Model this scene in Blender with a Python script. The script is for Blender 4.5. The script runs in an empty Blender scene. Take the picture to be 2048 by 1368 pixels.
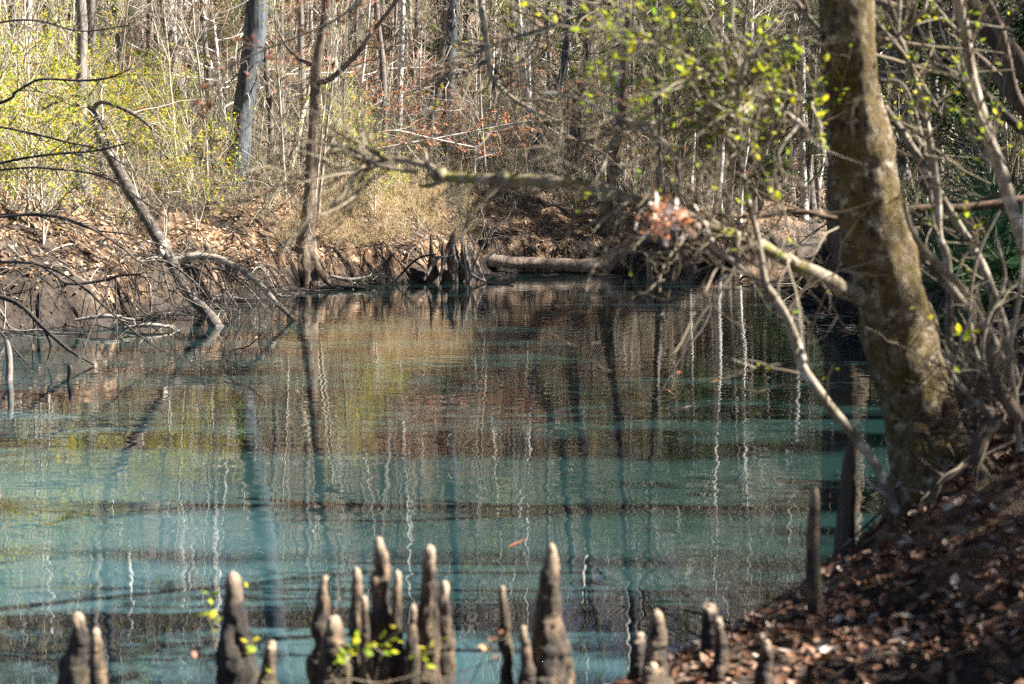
import bpy, math
import numpy as np
from mathutils import Vector

SC = bpy.context.scene
COL = SC.collection
FPX, CAM_H, YH = 2844.0, 2.2, 420.0          # focal length in photo pixels, eye height above the water, horizon row

# ------------------------------------------------------------------ camera, sky, sun
PITCH = math.atan((684.0 - YH) / FPX)
cd = bpy.data.cameras.new('camera')
cd.sensor_width = 36.0
cd.lens = FPX / 2048.0 * 36.0
cd.clip_start = 0.1
cd.clip_end = 2000
cd.dof.use_dof = True
cd.dof.focus_distance = 36.0
cd.dof.aperture_fstop = 2.3
co = bpy.data.objects.new('camera', cd)
co.location = (0, 0, CAM_H)
co.rotation_euler = (math.pi / 2 - PITCH, 0, 0)
COL.objects.link(co)
SC.camera = co

SUN_EL, SUN_AZ = math.radians(40), math.radians(92)      # azimuth clockwise from +Y: the sun stands to the right
wd = bpy.data.worlds.new('World')
SC.world = wd
wd.use_nodes = True
wn = wd.node_tree.nodes
sky = wn.new('ShaderNodeTexSky')
sky.sky_type = 'NISHITA'
sky.sun_disc = False
sky.air_density = 0.33
sky.dust_density = 0.3
sky.sun_elevation = SUN_EL
sky.sun_rotation = SUN_AZ
wn['Background'].inputs['Strength'].default_value = 0.05
wd.node_tree.links.new(sky.outputs['Color'], wn['Background'].inputs['Color'])
sl = bpy.data.lights.new('sun', 'SUN')
sl.energy = 5.0
sl.angle = math.radians(0.6)
sl.color = (1.0, 0.975, 0.93)
so = bpy.data.objects.new('sun', sl)
sdir = Vector((math.sin(SUN_AZ) * math.cos(SUN_EL), math.cos(SUN_AZ) * math.cos(SUN_EL), math.sin(SUN_EL)))
so.rotation_euler = (-sdir).to_track_quat('-Z', 'Y').to_euler()
COL.objects.link(so)
SC.view_settings.view_transform = 'Standard'
SC.view_settings.look = 'None'
SC.view_settings.gamma = 1
SC.view_settings.exposure = 2.35
SC.cycles.max_bounces = 6
SC.cycles.diffuse_bounces = 2
SC.cycles.glossy_bounces = 3
SC.cycles.transmission_bounces = 3
SC.cycles.use_denoising = False
SC.cycles.sample_clamp_indirect = 6

# ------------------------------------------------------------------ geometry helpers
CP, SP = math.cos(PITCH), math.sin(PITCH)


def P(px, py, Y):
    """Point at depth Y (metres along +Y) that lies on the sight line of photo pixel px, py."""
    a, b = (px - 1024.0) / FPX, (684.0 - py) / FPX
    dx, dy, dz = a, CP + b * SP, -SP + b * CP
    s = Y / dy
    return np.array((dx * s, Y, CAM_H + dz * s))


def W(wpx, Y):
    return wpx * Y / FPX / 2.0


def _h(i, j, k, s):
    n = (i * 374761393 + j * 668265263 + k * 2147483647 + s * 1274126177) & 0xffffffff
    n = ((n ^ (n >> 13)) * 1274126177) & 0xffffffff
    return ((n ^ (n >> 16)) & 0xffff) / 65535.0


def vnoise(p, scale=1.0, seed=0):
    """Value noise in -1..1 at points p (n,3)."""
    q = np.asarray(p, float) * scale
    i = np.floor(q).astype(np.int64)
    f = q - i
    f = f * f * (3 - 2 * f)
    r = 0
    for a in (0, 1):
        for b in (0, 1):
            for c in (0, 1):
                w = (f[..., 0] if a else 1 - f[..., 0]) * (f[..., 1] if b else 1 - f[..., 1]) * (f[..., 2] if c else 1 - f[..., 2])
                r = r + w * _h(i[..., 0] + a, i[..., 1] + b, i[..., 2] + c, seed)
    return r * 2 - 1


def norm(v):
    return v / np.maximum(np.linalg.norm(v, axis=-1, keepdims=True), 1e-9)


def spline(pts, n):
    """Catmull-Rom through rows of pts (any number of columns), n samples."""
    p = np.asarray(pts, float)
    p = np.vstack([2 * p[0] - p[1], p, 2 * p[-1] - p[-2]])
    m = len(p) - 3
    u = np.linspace(0, m - 1e-6, n)
    i = u.astype(int)
    t = (u - i)[:, None]
    a, b, c, d = p[i], p[i + 1], p[i + 2], p[i + 3]
    return 0.5 * (2 * b + (c - a) * t + (2 * a - 5 * b + 4 * c - d) * t * t + (3 * b - a - 3 * c + d) * t ** 3)


class MB:
    """Collects vertices and faces and links them as one mesh object."""
    def __init__(s):
        s.v, s.f, s.n = [], [], 0

    def add(s, v, f, mat=0, smooth=True):
        v = np.asarray(v, float).reshape(-1, 3)
        f = np.asarray(f, np.int64)
        s.v.append(v)
        s.f.append((f + s.n, mat, smooth))
        s.n += len(v)

    def tubes(s, PP, R, sides=3, mat=0, smooth=True, bump=None):
        PP, R = np.asarray(PP, float), np.asarray(R, float)
        if PP.ndim == 2:
            PP, R = PP[None], R[None]
        N, K, _ = PP.shape
        T = norm(np.gradient(PP, axis=1))
        ref = np.zeros((N, 1, 3))
        up = np.abs(T[:, :, 2]).mean(1) > 0.75
        ref[up, 0, 0] = 1
        ref[up, 0, 1] = 0.3
        ref[~up, 0, 2] = 1
        U = norm(np.cross(T, ref))
        V = np.cross(T, U)
        a = np.linspace(0, 2 * math.pi, sides, endpoint=False)
        ring = PP[:, :, None] + R[:, :, None, None] * (np.cos(a)[:, None] * U[:, :, None] + np.sin(a)[:, None] * V[:, :, None])
        if bump is not None:
            out = norm(ring - PP[:, :, None])
            ring = ring + out * (bump(ring.reshape(-1, 3)).reshape(N, K, sides) * R[:, :, None])[..., None]
        idx = np.arange(N * K * sides).reshape(N, K, sides)
        j = (np.arange(sides) + 1) % sides
        q = np.stack([idx[:, :-1, :], idx[:, :-1][:, :, j], idx[:, 1:][:, :, j], idx[:, 1:, :]], -1).reshape(-1, 4)
        s.add(ring.reshape(-1, 3), q, mat, smooth)
        return s

    def leaves(s, C, A, B, mat=0):
        """Rhombic leaves: centre C, half length vector A, half width vector B."""
        n = len(C)
        v = np.stack([C - A, C + B - 0.15 * A, C + A, C - B - 0.15 * A], 1).reshape(-1, 3)
        s.add(v, np.arange(4 * n).reshape(n, 4), mat, False)
        return s

    def curled(s, C, A, B, N, mat=0):
        """Bigger leaves with a midrib fold and a curl: six faces each."""
        n = len(C)
        rows = []
        for t, w, c in ((-1, 0.06, 0.25), (-0.45, 0.85, 0.02), (0.25, 0.9, 0.0), (1, 0.05, 0.32)):
            mid = C + A * t + N * c
            fold = N * (0.35 * w)
            rows += [mid - B * w + fold, mid, mid + B * w + fold]
        v = np.stack(rows, 1).reshape(-1, 3)
        base = (np.arange(n) * 12)[:, None, None]
        q = []
        for r in range(3):
            o = r * 3
            q += [[o, o + 1, o + 4, o + 3], [o + 1, o + 2, o + 5, o + 4]]
        s.add(v, (base + np.array(q)[None]).reshape(-1, 4), mat, True)
        return s

    def mesh(s, name, mats):
        me = bpy.data.meshes.new(name)
        v = np.concatenate(s.v)
        me.vertices.add(len(v))
        me.vertices.foreach_set('co', v.astype(np.float32).ravel())
        loops = np.concatenate([f.ravel() for f, _, _ in s.f])
        tot = np.concatenate([np.full(len(f), f.shape[1]) for f, _, _ in s.f])
        mi = np.concatenate([np.full(len(f), m) for f, m, _ in s.f])
        sm = np.concatenate([np.full(len(f), k, bool) for f, _, k in s.f])
        me.loops.add(len(loops))
        me.loops.foreach_set('vertex_index', loops.astype(np.int32))
        me.polygons.add(len(tot))
        me.polygons.foreach_set('loop_start', (np.cumsum(tot) - tot).astype(np.int32))
        me.polygons.foreach_set('loop_total', tot.astype(np.int32))
        me.polygons.foreach_set('material_index', mi.astype(np.int32))
        me.polygons.foreach_set('use_smooth', sm)
        for m in mats:
            me.materials.append(m)
        me.update(calc_edges=True)
        me.validate()
        return me

    def build(s, name, mats, parent=None):
        o = bpy.data.objects.new(name, s.mesh(name, mats if isinstance(mats, (list, tuple)) else [mats]))
        COL.objects.link(o)
        if parent is not None:
            o.parent = parent
            o.matrix_parent_inverse.identity()
        return o


def tag(o, label=None, cat=None, group=None, kind=None):
    for k, v in (('label', label), ('category', cat), ('group', group), ('kind', kind)):
        if v:
            o[k] = v
    return o


def empty(name, loc=(0, 0, 0), label=None, cat=None, group=None):
    o = bpy.data.objects.new(name, None)
    o.location = loc
    COL.objects.link(o)
    return tag(o, label, cat, group)


def copy_tree(o, parent=None):
    c = o.copy()
    COL.objects.link(c)
    if parent is not None:
        c.parent = parent
    for ch in list(o.children):
        copy_tree(ch, c)
    return c


def at(paths, o):
    """Shift world points into the space of a root empty."""
    return np.asarray(paths) - np.array(o.location)


def lerp_path(PP, R, idx, t):
    K = PP.shape[1]
    u = np.clip(t, 0, 0.9999) * (K - 1)
    i = u.astype(int)
    f = (u - i)[:, None]
    a, b = PP[idx, i], PP[idx, i + 1]
    return a + (b - a) * f, norm(b - a), R[idx, i] * (1 - f[:, 0]) + R[idx, i + 1] * f[:, 0]


def grow(rng, par, n, t=(0.3, 1), ln=(0.3, 0.8), ang=(0.5, 1.1), K=5, rr=0.6, rlim=(0.003, 0.02), curl=0.25, up=0.0, grav=0.0, rel=None, flat=1.0):
    PP, R = par
    L = np.linalg.norm(np.diff(PP, axis=1), axis=2).sum(1)
    idx = rng.choice(len(PP), n, p=L / L.sum())
    tt = rng.uniform(t[0], t[1], n)
    o, T, r = lerp_path(PP, R, idx, tt)
    q = rng.normal(size=(n, 3))
    q[:, 2] *= flat
    q = norm(q - (q * T).sum(1, keepdims=True) * T)
    a = rng.uniform(ang[0], ang[1], n)[:, None]
    d = T * np.cos(a) + q * np.sin(a)
    d[:, 2] += up
    d = norm(d)
    if rel is not None:
        ln_ = rng.uniform(rel[0], rel[1], n) * L[idx] * (1.15 - tt)
    else:
        ln_ = rng.uniform(ln[0], ln[1], n)
    r0 = np.clip(r * rr, rlim[0], rlim[1])
    pts = [o]
    for k in range(K - 1):
        o = o + d * (ln_ / (K - 1))[:, None]
        pts.append(o)
        d = norm(d + rng.normal(size=(n, 3)) * curl + np.array((0, 0, grav)))
    Q = np.stack(pts, 1)
    return Q, r0[:, None] * np.linspace(1, 0.3, K)[None]


def leaf_at(rng, par, n, size, t=(0.25, 1), flat=0.6, aspect=0.45, off=0.02):
    PP, R = par
    idx = rng.integers(0, len(PP), n)
    o, T, r = lerp_path(PP, R, idx, rng.uniform(t[0], t[1], n))
    s = rng.uniform(0.6, 1.2, n)[:, None] * size / 2
    A = norm(rng.normal(size=(n, 3)) * np.array((1, 1, flat)) + T * 0.5)
    B = norm(np.cross(A, rng.normal(size=(n, 3)) * np.array((flat, flat, 0.2)) + np.array((0, 0, 1.0))))
    return o + A * s + rng.normal(size=(n, 3)) * off, A * s, B * s * aspect


# ------------------------------------------------------------------ materials
class NT:
    def __init__(s, name):
        s.m = bpy.data.materials.new(name)
        s.m.use_nodes = True
        s.t = s.m.node_tree
        s.b = s.t.nodes['Principled BSDF']
        s.out = s.t.nodes['Material Output']

    def n(s, typ, **kw):
        o = s.t.nodes.new(typ)
        for k, v in kw.items():
            setattr(o, k, v)
        return o

    def l(s, a, b):
        s.t.links.new(a, b)

    def coord(s, scale=(1, 1, 1), kind='Object'):
        tc, mp = s.n('ShaderNodeTexCoord'), s.n('ShaderNodeMapping')
        s.l(tc.outputs[kind], mp.inputs['Vector'])
        mp.inputs['Scale'].default_value = scale
        return mp.outputs['Vector']

    def noise(s, vec, scale, detail=4, rough=0.55, dist=0.0):
        o = s.n('ShaderNodeTexNoise')
        s.l(vec, o.inputs['Vector'])
        o.inputs['Scale'].default_value = scale
        o.inputs['Detail'].default_value = detail
        o.inputs['Roughness'].default_value = rough
        o.inputs['Distortion'].default_value = dist
        return o.outputs['Fac']

    def ramp(s, fac, stops, interp='LINEAR'):
        o = s.n('ShaderNodeValToRGB')
        o.color_ramp.interpolation = interp
        e = o.color_ramp.elements
        while len(e) < len(stops):
            e.new(0.5)
        for el, (p, c) in zip(e, stops):
            el.position = p
            el.color = (*c, 1) if len(c) == 3 else c
        s.l(fac, o.inputs['Fac'])
        return o.outputs['Color']

    def mix(s, fac, a, b, typ='MIX'):
        o = s.n('ShaderNodeMix', data_type='RGBA', blend_type=typ)
        for v, k in ((fac, 0), (a, 6), (b, 7)):
            if hasattr(v, 'is_output'):
                s.l(v, o.inputs[k])
            else:
                o.inputs[k].default_value = v if k == 0 else (*v, 1)
        return o.outputs[2]

    def math(s, op, a, b=None, clamp=False):
        o = s.n('ShaderNodeMath', operation=op, use_clamp=clamp)
        for i, v in enumerate((a, b)):
            if v is None:
                continue
            if hasattr(v, 'is_output'):
                s.l(v, o.inputs[i])
            else:
                o.inputs[i].default_value = v
        return o.outputs[0]

    def bump(s, h, strength, dist):
        o = s.n('ShaderNodeBump')
        s.l(h, o.inputs['Height'])
        o.inputs['Strength'].default_value = strength
        o.inputs['Distance'].default_value = dist
        s.l(o.outputs['Normal'], s.b.inputs['Normal'])
        return o

    def island(s):
        return s.n('ShaderNodeNewGeometry').outputs['Random Per Island']


def g3(v):
    return (v, v, v)


def bark(name, dark, light, scale=6.0, stretch=0.25, rough=0.9, bumpd=0.02, patch=None, var=0.3, moss=None, cut=(0.35, 0.65)):
    """Bark: noise stretched along the trunk; patch = (colour, amount) lichen blotches; moss = (colour, amount)."""
    t = NT(name)
    c = t.coord((1, 1, stretch))
    n1 = t.noise(c, scale, 6, 0.65)
    col = t.ramp(n1, [(cut[0], dark), (cut[1], light)])
    iso = t.coord()
    if patch:
        n2 = t.noise(iso, scale * 0.7, 5, 0.7)
        f = t.ramp(n2, [(0.62 - 0.25 * patch[1], g3(0)), (0.68 - 0.2 * patch[1], g3(1))])
        col = t.mix(f, col, patch[0])
    if moss:
        n3 = t.noise(iso, scale * 0.35, 5, 0.7)
        f = t.ramp(n3, [(0.66 - 0.3 * moss[1], g3(0)), (0.74 - 0.3 * moss[1], g3(1))])
        col = t.mix(t.math('MULTIPLY', f, 0.85), col, moss[0])
    if var:
        oi = t.n('ShaderNodeObjectInfo')
        v = t.ramp(oi.outputs['Random'], [(0, g3(1 - var)), (1, g3(1 + var))])
        col = t.mix(1.0, col, v, 'MULTIPLY')
    t.l(col, t.b.inputs['Base Color'])
    t.b.inputs['Roughness'].default_value = rough
    t.b.inputs['Specular IOR Level'].default_value = 0.2
    t.bump(t.noise(c, scale * 1.6, 6, 0.7), 0.8, bumpd)
    return t.m


def twig_mat(name, stops):
    t = NT(name)
    t.l(t.ramp(t.island(), stops), t.b.inputs['Base Color'])
    t.b.inputs['Roughness'].default_value = 0.85
    t.b.inputs['Specular IOR Level'].default_value = 0.2
    return t.m


def leaf_mat(name, stops, trans=0.35, rough=0.55):
    t = NT(name)
    col = t.ramp(t.island(), stops)
    t.l(col, t.b.inputs['Base Color'])
    t.b.inputs['Roughness'].default_value = rough
    t.b.inputs['Specular IOR Level'].default_value = 0.3
    if trans:
        tr, mx = t.n('ShaderNodeBsdfTranslucent'), t.n('ShaderNodeMixShader')
        t.l(col, tr.inputs['Color'])
        mx.inputs['Fac'].default_value = trans
        t.l(t.b.outputs[0], mx.inputs[1])
        t.l(tr.outputs[0], mx.inputs[2])
        t.l(mx.outputs[0], t.out.inputs['Surface'])
    return t.m


M = {}
M['pale_bark'] = bark('pale_bark', (0.36, 0.33, 0.29), (0.74, 0.7, 0.63), 3.0, 0.5, patch=((0.22, 0.18, 0.14), 0.25))
M['grey_bark'] = bark('grey_bark', (0.07, 0.06, 0.05), (0.22, 0.19, 0.16), 9.0, 0.15, bumpd=0.04)
M['dead_bark'] = bark('dead_bark', (0.03, 0.025, 0.022), (0.13, 0.105, 0.085), 9.0, 0.2, patch=((0.3, 0.28, 0.25), 0.2), bumpd=0.03)
M['shade_blue_bark'] = bark('shade_blue_bark', (0.035, 0.04, 0.045), (0.12, 0.125, 0.13), 8.0, 0.12, bumpd=0.05, var=0.1)  # blue-black look of skylit shade put into the bark colour
M['brown_bark'] = bark('brown_bark', (0.05, 0.036, 0.025), (0.17, 0.12, 0.08), 9.0, 0.12, bumpd=0.03)
M['cypress_bark'] = bark('cypress_bark', (0.07, 0.05, 0.035), (0.27, 0.2, 0.14), 10.0, 0.1, bumpd=0.04, var=0)
M['log_bark'] = bark('log_bark', (0.14, 0.1, 0.075), (0.42, 0.32, 0.24), 10.0, 0.2, bumpd=0.03, var=0)
M['sapling_bark'] = bark('sapling_bark', (0.2, 0.16, 0.11), (0.5, 0.43, 0.33), 5.0, 0.3, patch=((0.12, 0.09, 0.06), 0.15), bumpd=0.01)
M['stem_bark'] = bark('stem_bark', (0.08, 0.06, 0.038), (0.33, 0.275, 0.2), 14.0, 0.3, patch=((0.5, 0.46, 0.38), 0.25), moss=((0.13, 0.13, 0.03), 0.2), bumpd=0.008, var=0.15)
M['mossy_bark'] = bark('mossy_bark', (0.025, 0.016, 0.008), (0.2, 0.14, 0.07), 30.0, 0.5, patch=((0.58, 0.49, 0.36), 0.42), moss=((0.09, 0.06, 0.008), 0.62), bumpd=0.05, var=0)
M['moss_branch'] = bark('moss_branch', (0.08, 0.06, 0.035), (0.36, 0.29, 0.2), 18.0, 0.6, patch=((0.4, 0.36, 0.28), 0.2), moss=((0.17, 0.155, 0.02), 0.42), bumpd=0.01, var=0)
M['black_bark'] = bark('black_bark', (0.02, 0.016, 0.013), (0.085, 0.068, 0.055), 12.0, 0.3, bumpd=0.01, var=0.2)
M['red_bark'] = bark('red_bark', (0.05, 0.03, 0.018), (0.2, 0.125, 0.08), 12.0, 0.3, bumpd=0.01, var=0)
M['driftwood'] = bark('driftwood', (0.12, 0.1, 0.08), (0.4, 0.35, 0.28), 10.0, 0.2, bumpd=0.02)
M['wet_wood'] = bark('wet_wood', (0.015, 0.013, 0.012), (0.06, 0.05, 0.045), 8.0, 0.3, rough=0.5, bumpd=0.02)
M['twig'] = twig_mat('twig', [(0, (0.04, 0.032, 0.024)), (0.4, (0.11, 0.092, 0.067)), (0.7, (0.29, 0.25, 0.18)), (1, (0.54, 0.5, 0.4))])
M['bank_twig'] = twig_mat('bank_twig', [(0, (0.014, 0.011, 0.01)), (0.6, (0.045, 0.037, 0.032)), (0.88, (0.13, 0.105, 0.085)), (1, (0.36, 0.31, 0.26))])
M['pale_twig'] = twig_mat('pale_twig', [(0, (0.2, 0.16, 0.11)), (0.6, (0.38, 0.32, 0.24)), (1, (0.55, 0.48, 0.38))])
M['near_twig'] = twig_mat('near_twig', [(0, (0.04, 0.03, 0.02)), (0.5, (0.13, 0.1, 0.06)), (0.85, (0.26, 0.21, 0.14)), (1, (0.42, 0.36, 0.26))])
M['dark_twig'] = twig_mat('dark_twig', [(0, (0.025, 0.02, 0.018)), (0.7, (0.07, 0.055, 0.045)), (1, (0.2, 0.17, 0.13))])
M['yellow_leaf'] = leaf_mat('yellow_leaf', [(0, (0.1, 0.19, 0.02)), (0.45, (0.3, 0.37, 0.03)), (0.8, (0.66, 0.55, 0.04)), (0.95, (0.7, 0.38, 0.03)), (1, (0.45, 0.09, 0.03))], 0.45)
M['green_leaf'] = leaf_mat('green_leaf', [(0, (0.03, 0.07, 0.015)), (0.6, (0.07, 0.14, 0.025)), (1, (0.16, 0.22, 0.04))], 0.35)
M['lime_leaf'] = leaf_mat('lime_leaf', [(0, (0.16, 0.26, 0.02)), (0.6, (0.36, 0.42, 0.02)), (1, (0.6, 0.5, 0.03))], 0.5)
M['evergreen_leaf'] = leaf_mat('evergreen_leaf', [(0, (0.012, 0.03, 0.01)), (0.6, (0.03, 0.07, 0.02)), (1, (0.08, 0.13, 0.03))], 0.2, 0.4)
M['orange_leaf'] = leaf_mat('orange_leaf', [(0, (0.22, 0.07, 0.03)), (0.5, (0.42, 0.15, 0.06)), (1, (0.55, 0.27, 0.13))], 0.4)
M['rust_leaf'] = leaf_mat('rust_leaf', [(0, (0.12, 0.04, 0.02)), (0.6, (0.28, 0.1, 0.05)), (1, (0.42, 0.2, 0.12))], 0.3)
M['dead_leaf'] = leaf_mat('dead_leaf', [(0, (0.5, 0.2, 0.09)), (0.5, (0.7, 0.4, 0.25)), (0.8, (0.85, 0.72, 0.62)), (1, (0.9, 0.82, 0.75))], 0.3, 0.3)  # palest tones stand for sun highlights on the glossy leaf clump
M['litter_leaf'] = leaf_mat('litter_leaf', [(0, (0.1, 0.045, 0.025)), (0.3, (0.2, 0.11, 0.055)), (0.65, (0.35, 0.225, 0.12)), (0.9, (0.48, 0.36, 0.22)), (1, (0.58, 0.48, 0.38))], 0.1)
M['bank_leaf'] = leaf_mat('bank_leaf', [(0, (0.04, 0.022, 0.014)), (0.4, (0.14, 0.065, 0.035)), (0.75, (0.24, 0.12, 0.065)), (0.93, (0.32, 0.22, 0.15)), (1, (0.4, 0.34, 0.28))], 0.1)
M['dry_grass'] = twig_mat('dry_grass', [(0, (0.16, 0.11, 0.05)), (0.6, (0.36, 0.27, 0.14)), (1, (0.5, 0.4, 0.22))])
M['palm_leaf'] = leaf_mat('palm_leaf', [(0, (0.03, 0.08, 0.03)), (0.6, (0.07, 0.15, 0.06)), (1, (0.2, 0.27, 0.14))], 0.25, 0.35)
M['spanish_moss'] = twig_mat('spanish_moss', [(0, (0.14, 0.15, 0.1)), (1, (0.32, 0.33, 0.25))])


def ground_material():
    t = NT('forest_floor')
    c = t.coord()
    vo = t.n('ShaderNodeTexVoronoi')
    t.l(c, vo.inputs['Vector'])
    vo.inputs['Scale'].default_value = 9.0
    sep = t.n('ShaderNodeSeparateColor')
    t.l(vo.outputs['Color'], sep.inputs['Color'])
    litter = t.ramp(sep.outputs[0], [(0, (0.07, 0.035, 0.02)), (0.35, (0.16, 0.09, 0.048)), (0.7, (0.29, 0.18, 0.1)), (1, (0.42, 0.3, 0.19))])
    big = t.noise(c, 0.5, 5, 0.6)
    soil = t.ramp(t.noise(c, 3.0, 6, 0.7), [(0.3, (0.03, 0.023, 0.017)), (0.7, (0.1, 0.075, 0.054))])
    col = t.mix(t.ramp(big, [(0.42, g3(0)), (0.58, g3(1))]), soil, litter)
    mud = t.ramp(t.noise(c, 2.2, 7, 0.7), [(0.3, (0.014, 0.011, 0.01)), (0.7, (0.085, 0.067, 0.054))])
    sx = t.n('ShaderNodeSeparateXYZ')
    t.l(c, sx.inputs[0])
    hz = t.math('ADD', sx.outputs[2], t.math('MULTIPLY', t.math('SUBTRACT', t.noise(c, 0.9, 4), 0.5), 1.3))
    f = t.ramp(hz, [(0.1, g3(1)), (0.55, g3(0))])
    col = t.mix(f, col, mud)
    t.l(col, t.b.inputs['Base Color'])
    t.b.inputs['Roughness'].default_value = 0.9
    t.b.inputs['Specular IOR Level'].default_value = 0.2
    h = t.math('ADD', t.noise(c, 7.0, 8, 0.75), t.math('MULTIPLY', vo.outputs['Distance'], 0.5))
    t.bump(h, 1.0, 0.09)
    return t.m


def water_material():
    t = NT('creek_water')
    c = t.coord((0.55, 1.0, 1.0))
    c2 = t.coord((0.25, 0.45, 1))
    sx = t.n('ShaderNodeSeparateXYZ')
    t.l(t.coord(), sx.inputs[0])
    cloud_lit = t.math('ADD', t.math('MULTIPLY', t.math('SUBTRACT', 10.5, t.math('ADD', sx.outputs[1], t.math('MULTIPLY', sx.outputs[0], 1.6))), 0.12), t.noise(c2, 0.6, 3))
    cl = t.ramp(cloud_lit, [(0.3, (0.008, 0.021, 0.0195)), (0.75, (0.0115, 0.029, 0.029)), (1.0, (0.031, 0.067, 0.072))])  # milkier towards near left, with the sunlit band's turquoise put into the colour
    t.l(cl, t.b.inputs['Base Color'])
    t.b.inputs['Roughness'].default_value = 0.012
    t.b.inputs['IOR'].default_value = 1.5
    n1 = t.noise(c, 4.0, 1.5, 0.5, 0.3)
    n2 = t.noise(c, 1.1, 2, 0.5)
    t.bump(t.math('ADD', n1, t.math('MULTIPLY', n2, 1.6)), 0.2, 0.012)
    return t.m


def knee_material(name='knee_bark', k=1.0):
    t = NT(name)
    c = t.coord((1, 1, 0.35))
    iso = t.coord()
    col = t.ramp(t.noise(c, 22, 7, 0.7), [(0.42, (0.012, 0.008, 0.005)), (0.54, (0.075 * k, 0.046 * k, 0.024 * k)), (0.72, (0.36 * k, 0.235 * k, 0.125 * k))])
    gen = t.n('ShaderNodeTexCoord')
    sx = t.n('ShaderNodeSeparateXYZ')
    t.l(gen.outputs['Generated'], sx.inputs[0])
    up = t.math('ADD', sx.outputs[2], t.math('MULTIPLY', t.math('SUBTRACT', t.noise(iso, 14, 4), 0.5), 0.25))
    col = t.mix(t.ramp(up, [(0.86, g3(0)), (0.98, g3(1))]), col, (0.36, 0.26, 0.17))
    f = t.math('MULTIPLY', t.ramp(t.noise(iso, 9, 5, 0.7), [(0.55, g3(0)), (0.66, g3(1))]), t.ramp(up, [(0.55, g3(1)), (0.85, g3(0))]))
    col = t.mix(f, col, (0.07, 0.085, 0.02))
    oi = t.n('ShaderNodeObjectInfo')
    col = t.mix(1.0, col, t.ramp(oi.outputs['Random'], [(0, g3(0.75)), (1, g3(1.2))]), 'MULTIPLY')
    t.l(col, t.b.inputs['Base Color'])
    t.b.inputs['Roughness'].default_value = 0.8
    t.bump(t.noise(c, 30, 7, 0.75), 0.9, 0.02)
    return t.m


M['ground'] = ground_material()
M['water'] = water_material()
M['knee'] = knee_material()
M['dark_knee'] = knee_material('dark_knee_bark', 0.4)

# ------------------------------------------------------------------ the creek and its banks
# outline of the water: x, y, bank height, bank width, hill slope
SHORE = np.array([
    (-60, 3.0, .4, 2, .02), (-8, 4.9, .35, 2.5, .05), (-2.5, 5.6, .3, 2.5, .06), (-0.6, 5.75, .35, 2.2, .06), (0.35, 6.1, .4, 1.8, .06), (0.9, 6.75, .55, 1.4, .08),
    (1.5, 7.5, 1.0, 1.2, .1), (2.0, 8.3, 1.2, 1.2, .1), (3.0, 9.6, 1.3, 1.5, .1), (4.4, 12.5, 1.5, 2, .08), (5.4, 17, 1.7, 2.2, .08),
    (6.4, 24, 1.8, 2.2, .1), (7.1, 30, 1.9, 2.5, .1), (7.4, 35, 2.0, 2.5, .12), (9.2, 43, 2, 3, .14), (13.0, 60, 2, 3, .16), (20, 83, 2, 4, .2), (34, 92, 2, 4, .2), (90, 100, 2, 4, .2),
    (90, 112, 2, 5, .3), (30, 104, 2, 5, .3), (16.5, 88, 2.2, 5, .28), (10.6, 69, 2.4, 5, .26), (6.6, 53, 3.0, 4.5, .26), (3.0, 51, 3.2, 4.5, .26), (-1.1, 49, 3.3, 4, .26),
    (-2.9, 44.3, 3.3, 4.5, .27), (-5.4, 41, 2.9, 4.5, .28), (-6.2, 36.8, 2.4, 4, .28), (-7.2, 33, 2.3, 4, .28), (-7.5, 29.2, 2.1, 4, .28), (-7.9, 26.8, 2.0, 4, .28), (-9.3, 25.4, 2.0, 4, .28), (-20, 22, 2, 4, .28), (-60, 20, 2, 4, .28)])


def shore_dist(x, y):
    """Signed distance to the water's edge (positive on land) and the bank's parameters there."""
    p = np.stack([x, y], -1)
    best = np.full(x.shape, 1e9)
    par = np.zeros(x.shape + (3,))
    inside = np.zeros(x.shape, bool)
    n = len(SHORE)
    for i in range(n):
        a, b = SHORE[i], SHORE[(i + 1) % n]
        ab = b[:2] - a[:2]
        t = np.clip(((p - a[:2]) @ ab) / (ab @ ab), 0, 1)
        d = np.linalg.norm(p - (a[:2] + t[..., None] * ab), axis=-1)
        m = d < best
        best = np.where(m, d, best)
        par = np.where(m[..., None], a[2:] + t[..., None] * (b[2:] - a[2:]), par)
        c = ((a[1] > y) != (b[1] > y))
        with np.errstate(divide='ignore', invalid='ignore'):
            xi = a[0] + (y - a[1]) / (b[1] - a[1]) * (b[0] - a[0])
        inside ^= c & (x < xi)
    return np.where(inside, -best, best), par


def ground(x, y):
    x, y = np.asarray(x, float), np.asarray(y, float)
    d, par = shore_dist(x, y)
    p3 = np.stack([x, y, np.zeros_like(x)], -1)
    far = np.clip((np.hypot(x, y) - 10) / 20, 0, 1)
    dd = d + vnoise(p3, 0.8, 3) * (0.15 + 0.45 * far) + vnoise(p3, 2.6, 4) * (0.05 + 0.16 * far)
    H, Wd, hl = par[..., 0], par[..., 1], par[..., 2]
    q = np.maximum(dd, 0)
    steep = np.minimum(q / 0.5, 1) * 0.22
    z = H * (steep + 0.78 * (1 - np.exp(-1.8 * q / Wd))) + hl * np.maximum(q - Wd, 0)
    z = z + (vnoise(p3, 1.3, 5) * (0.1 + 0.16 * far) + vnoise(p3, 0.25, 6) * 0.5 * far + vnoise(p3, 4.0, 7) * (0.05 + 0.06 * far)) * np.clip(q / 1.5, 0, 1)
    z = z + vnoise(p3, 9.0, 8) * 0.015 * np.clip(q / .3, 0, 1)
    return np.where(dd > 0, z, np.maximum(dd * 0.7, -1.2) - 0.02)


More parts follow.
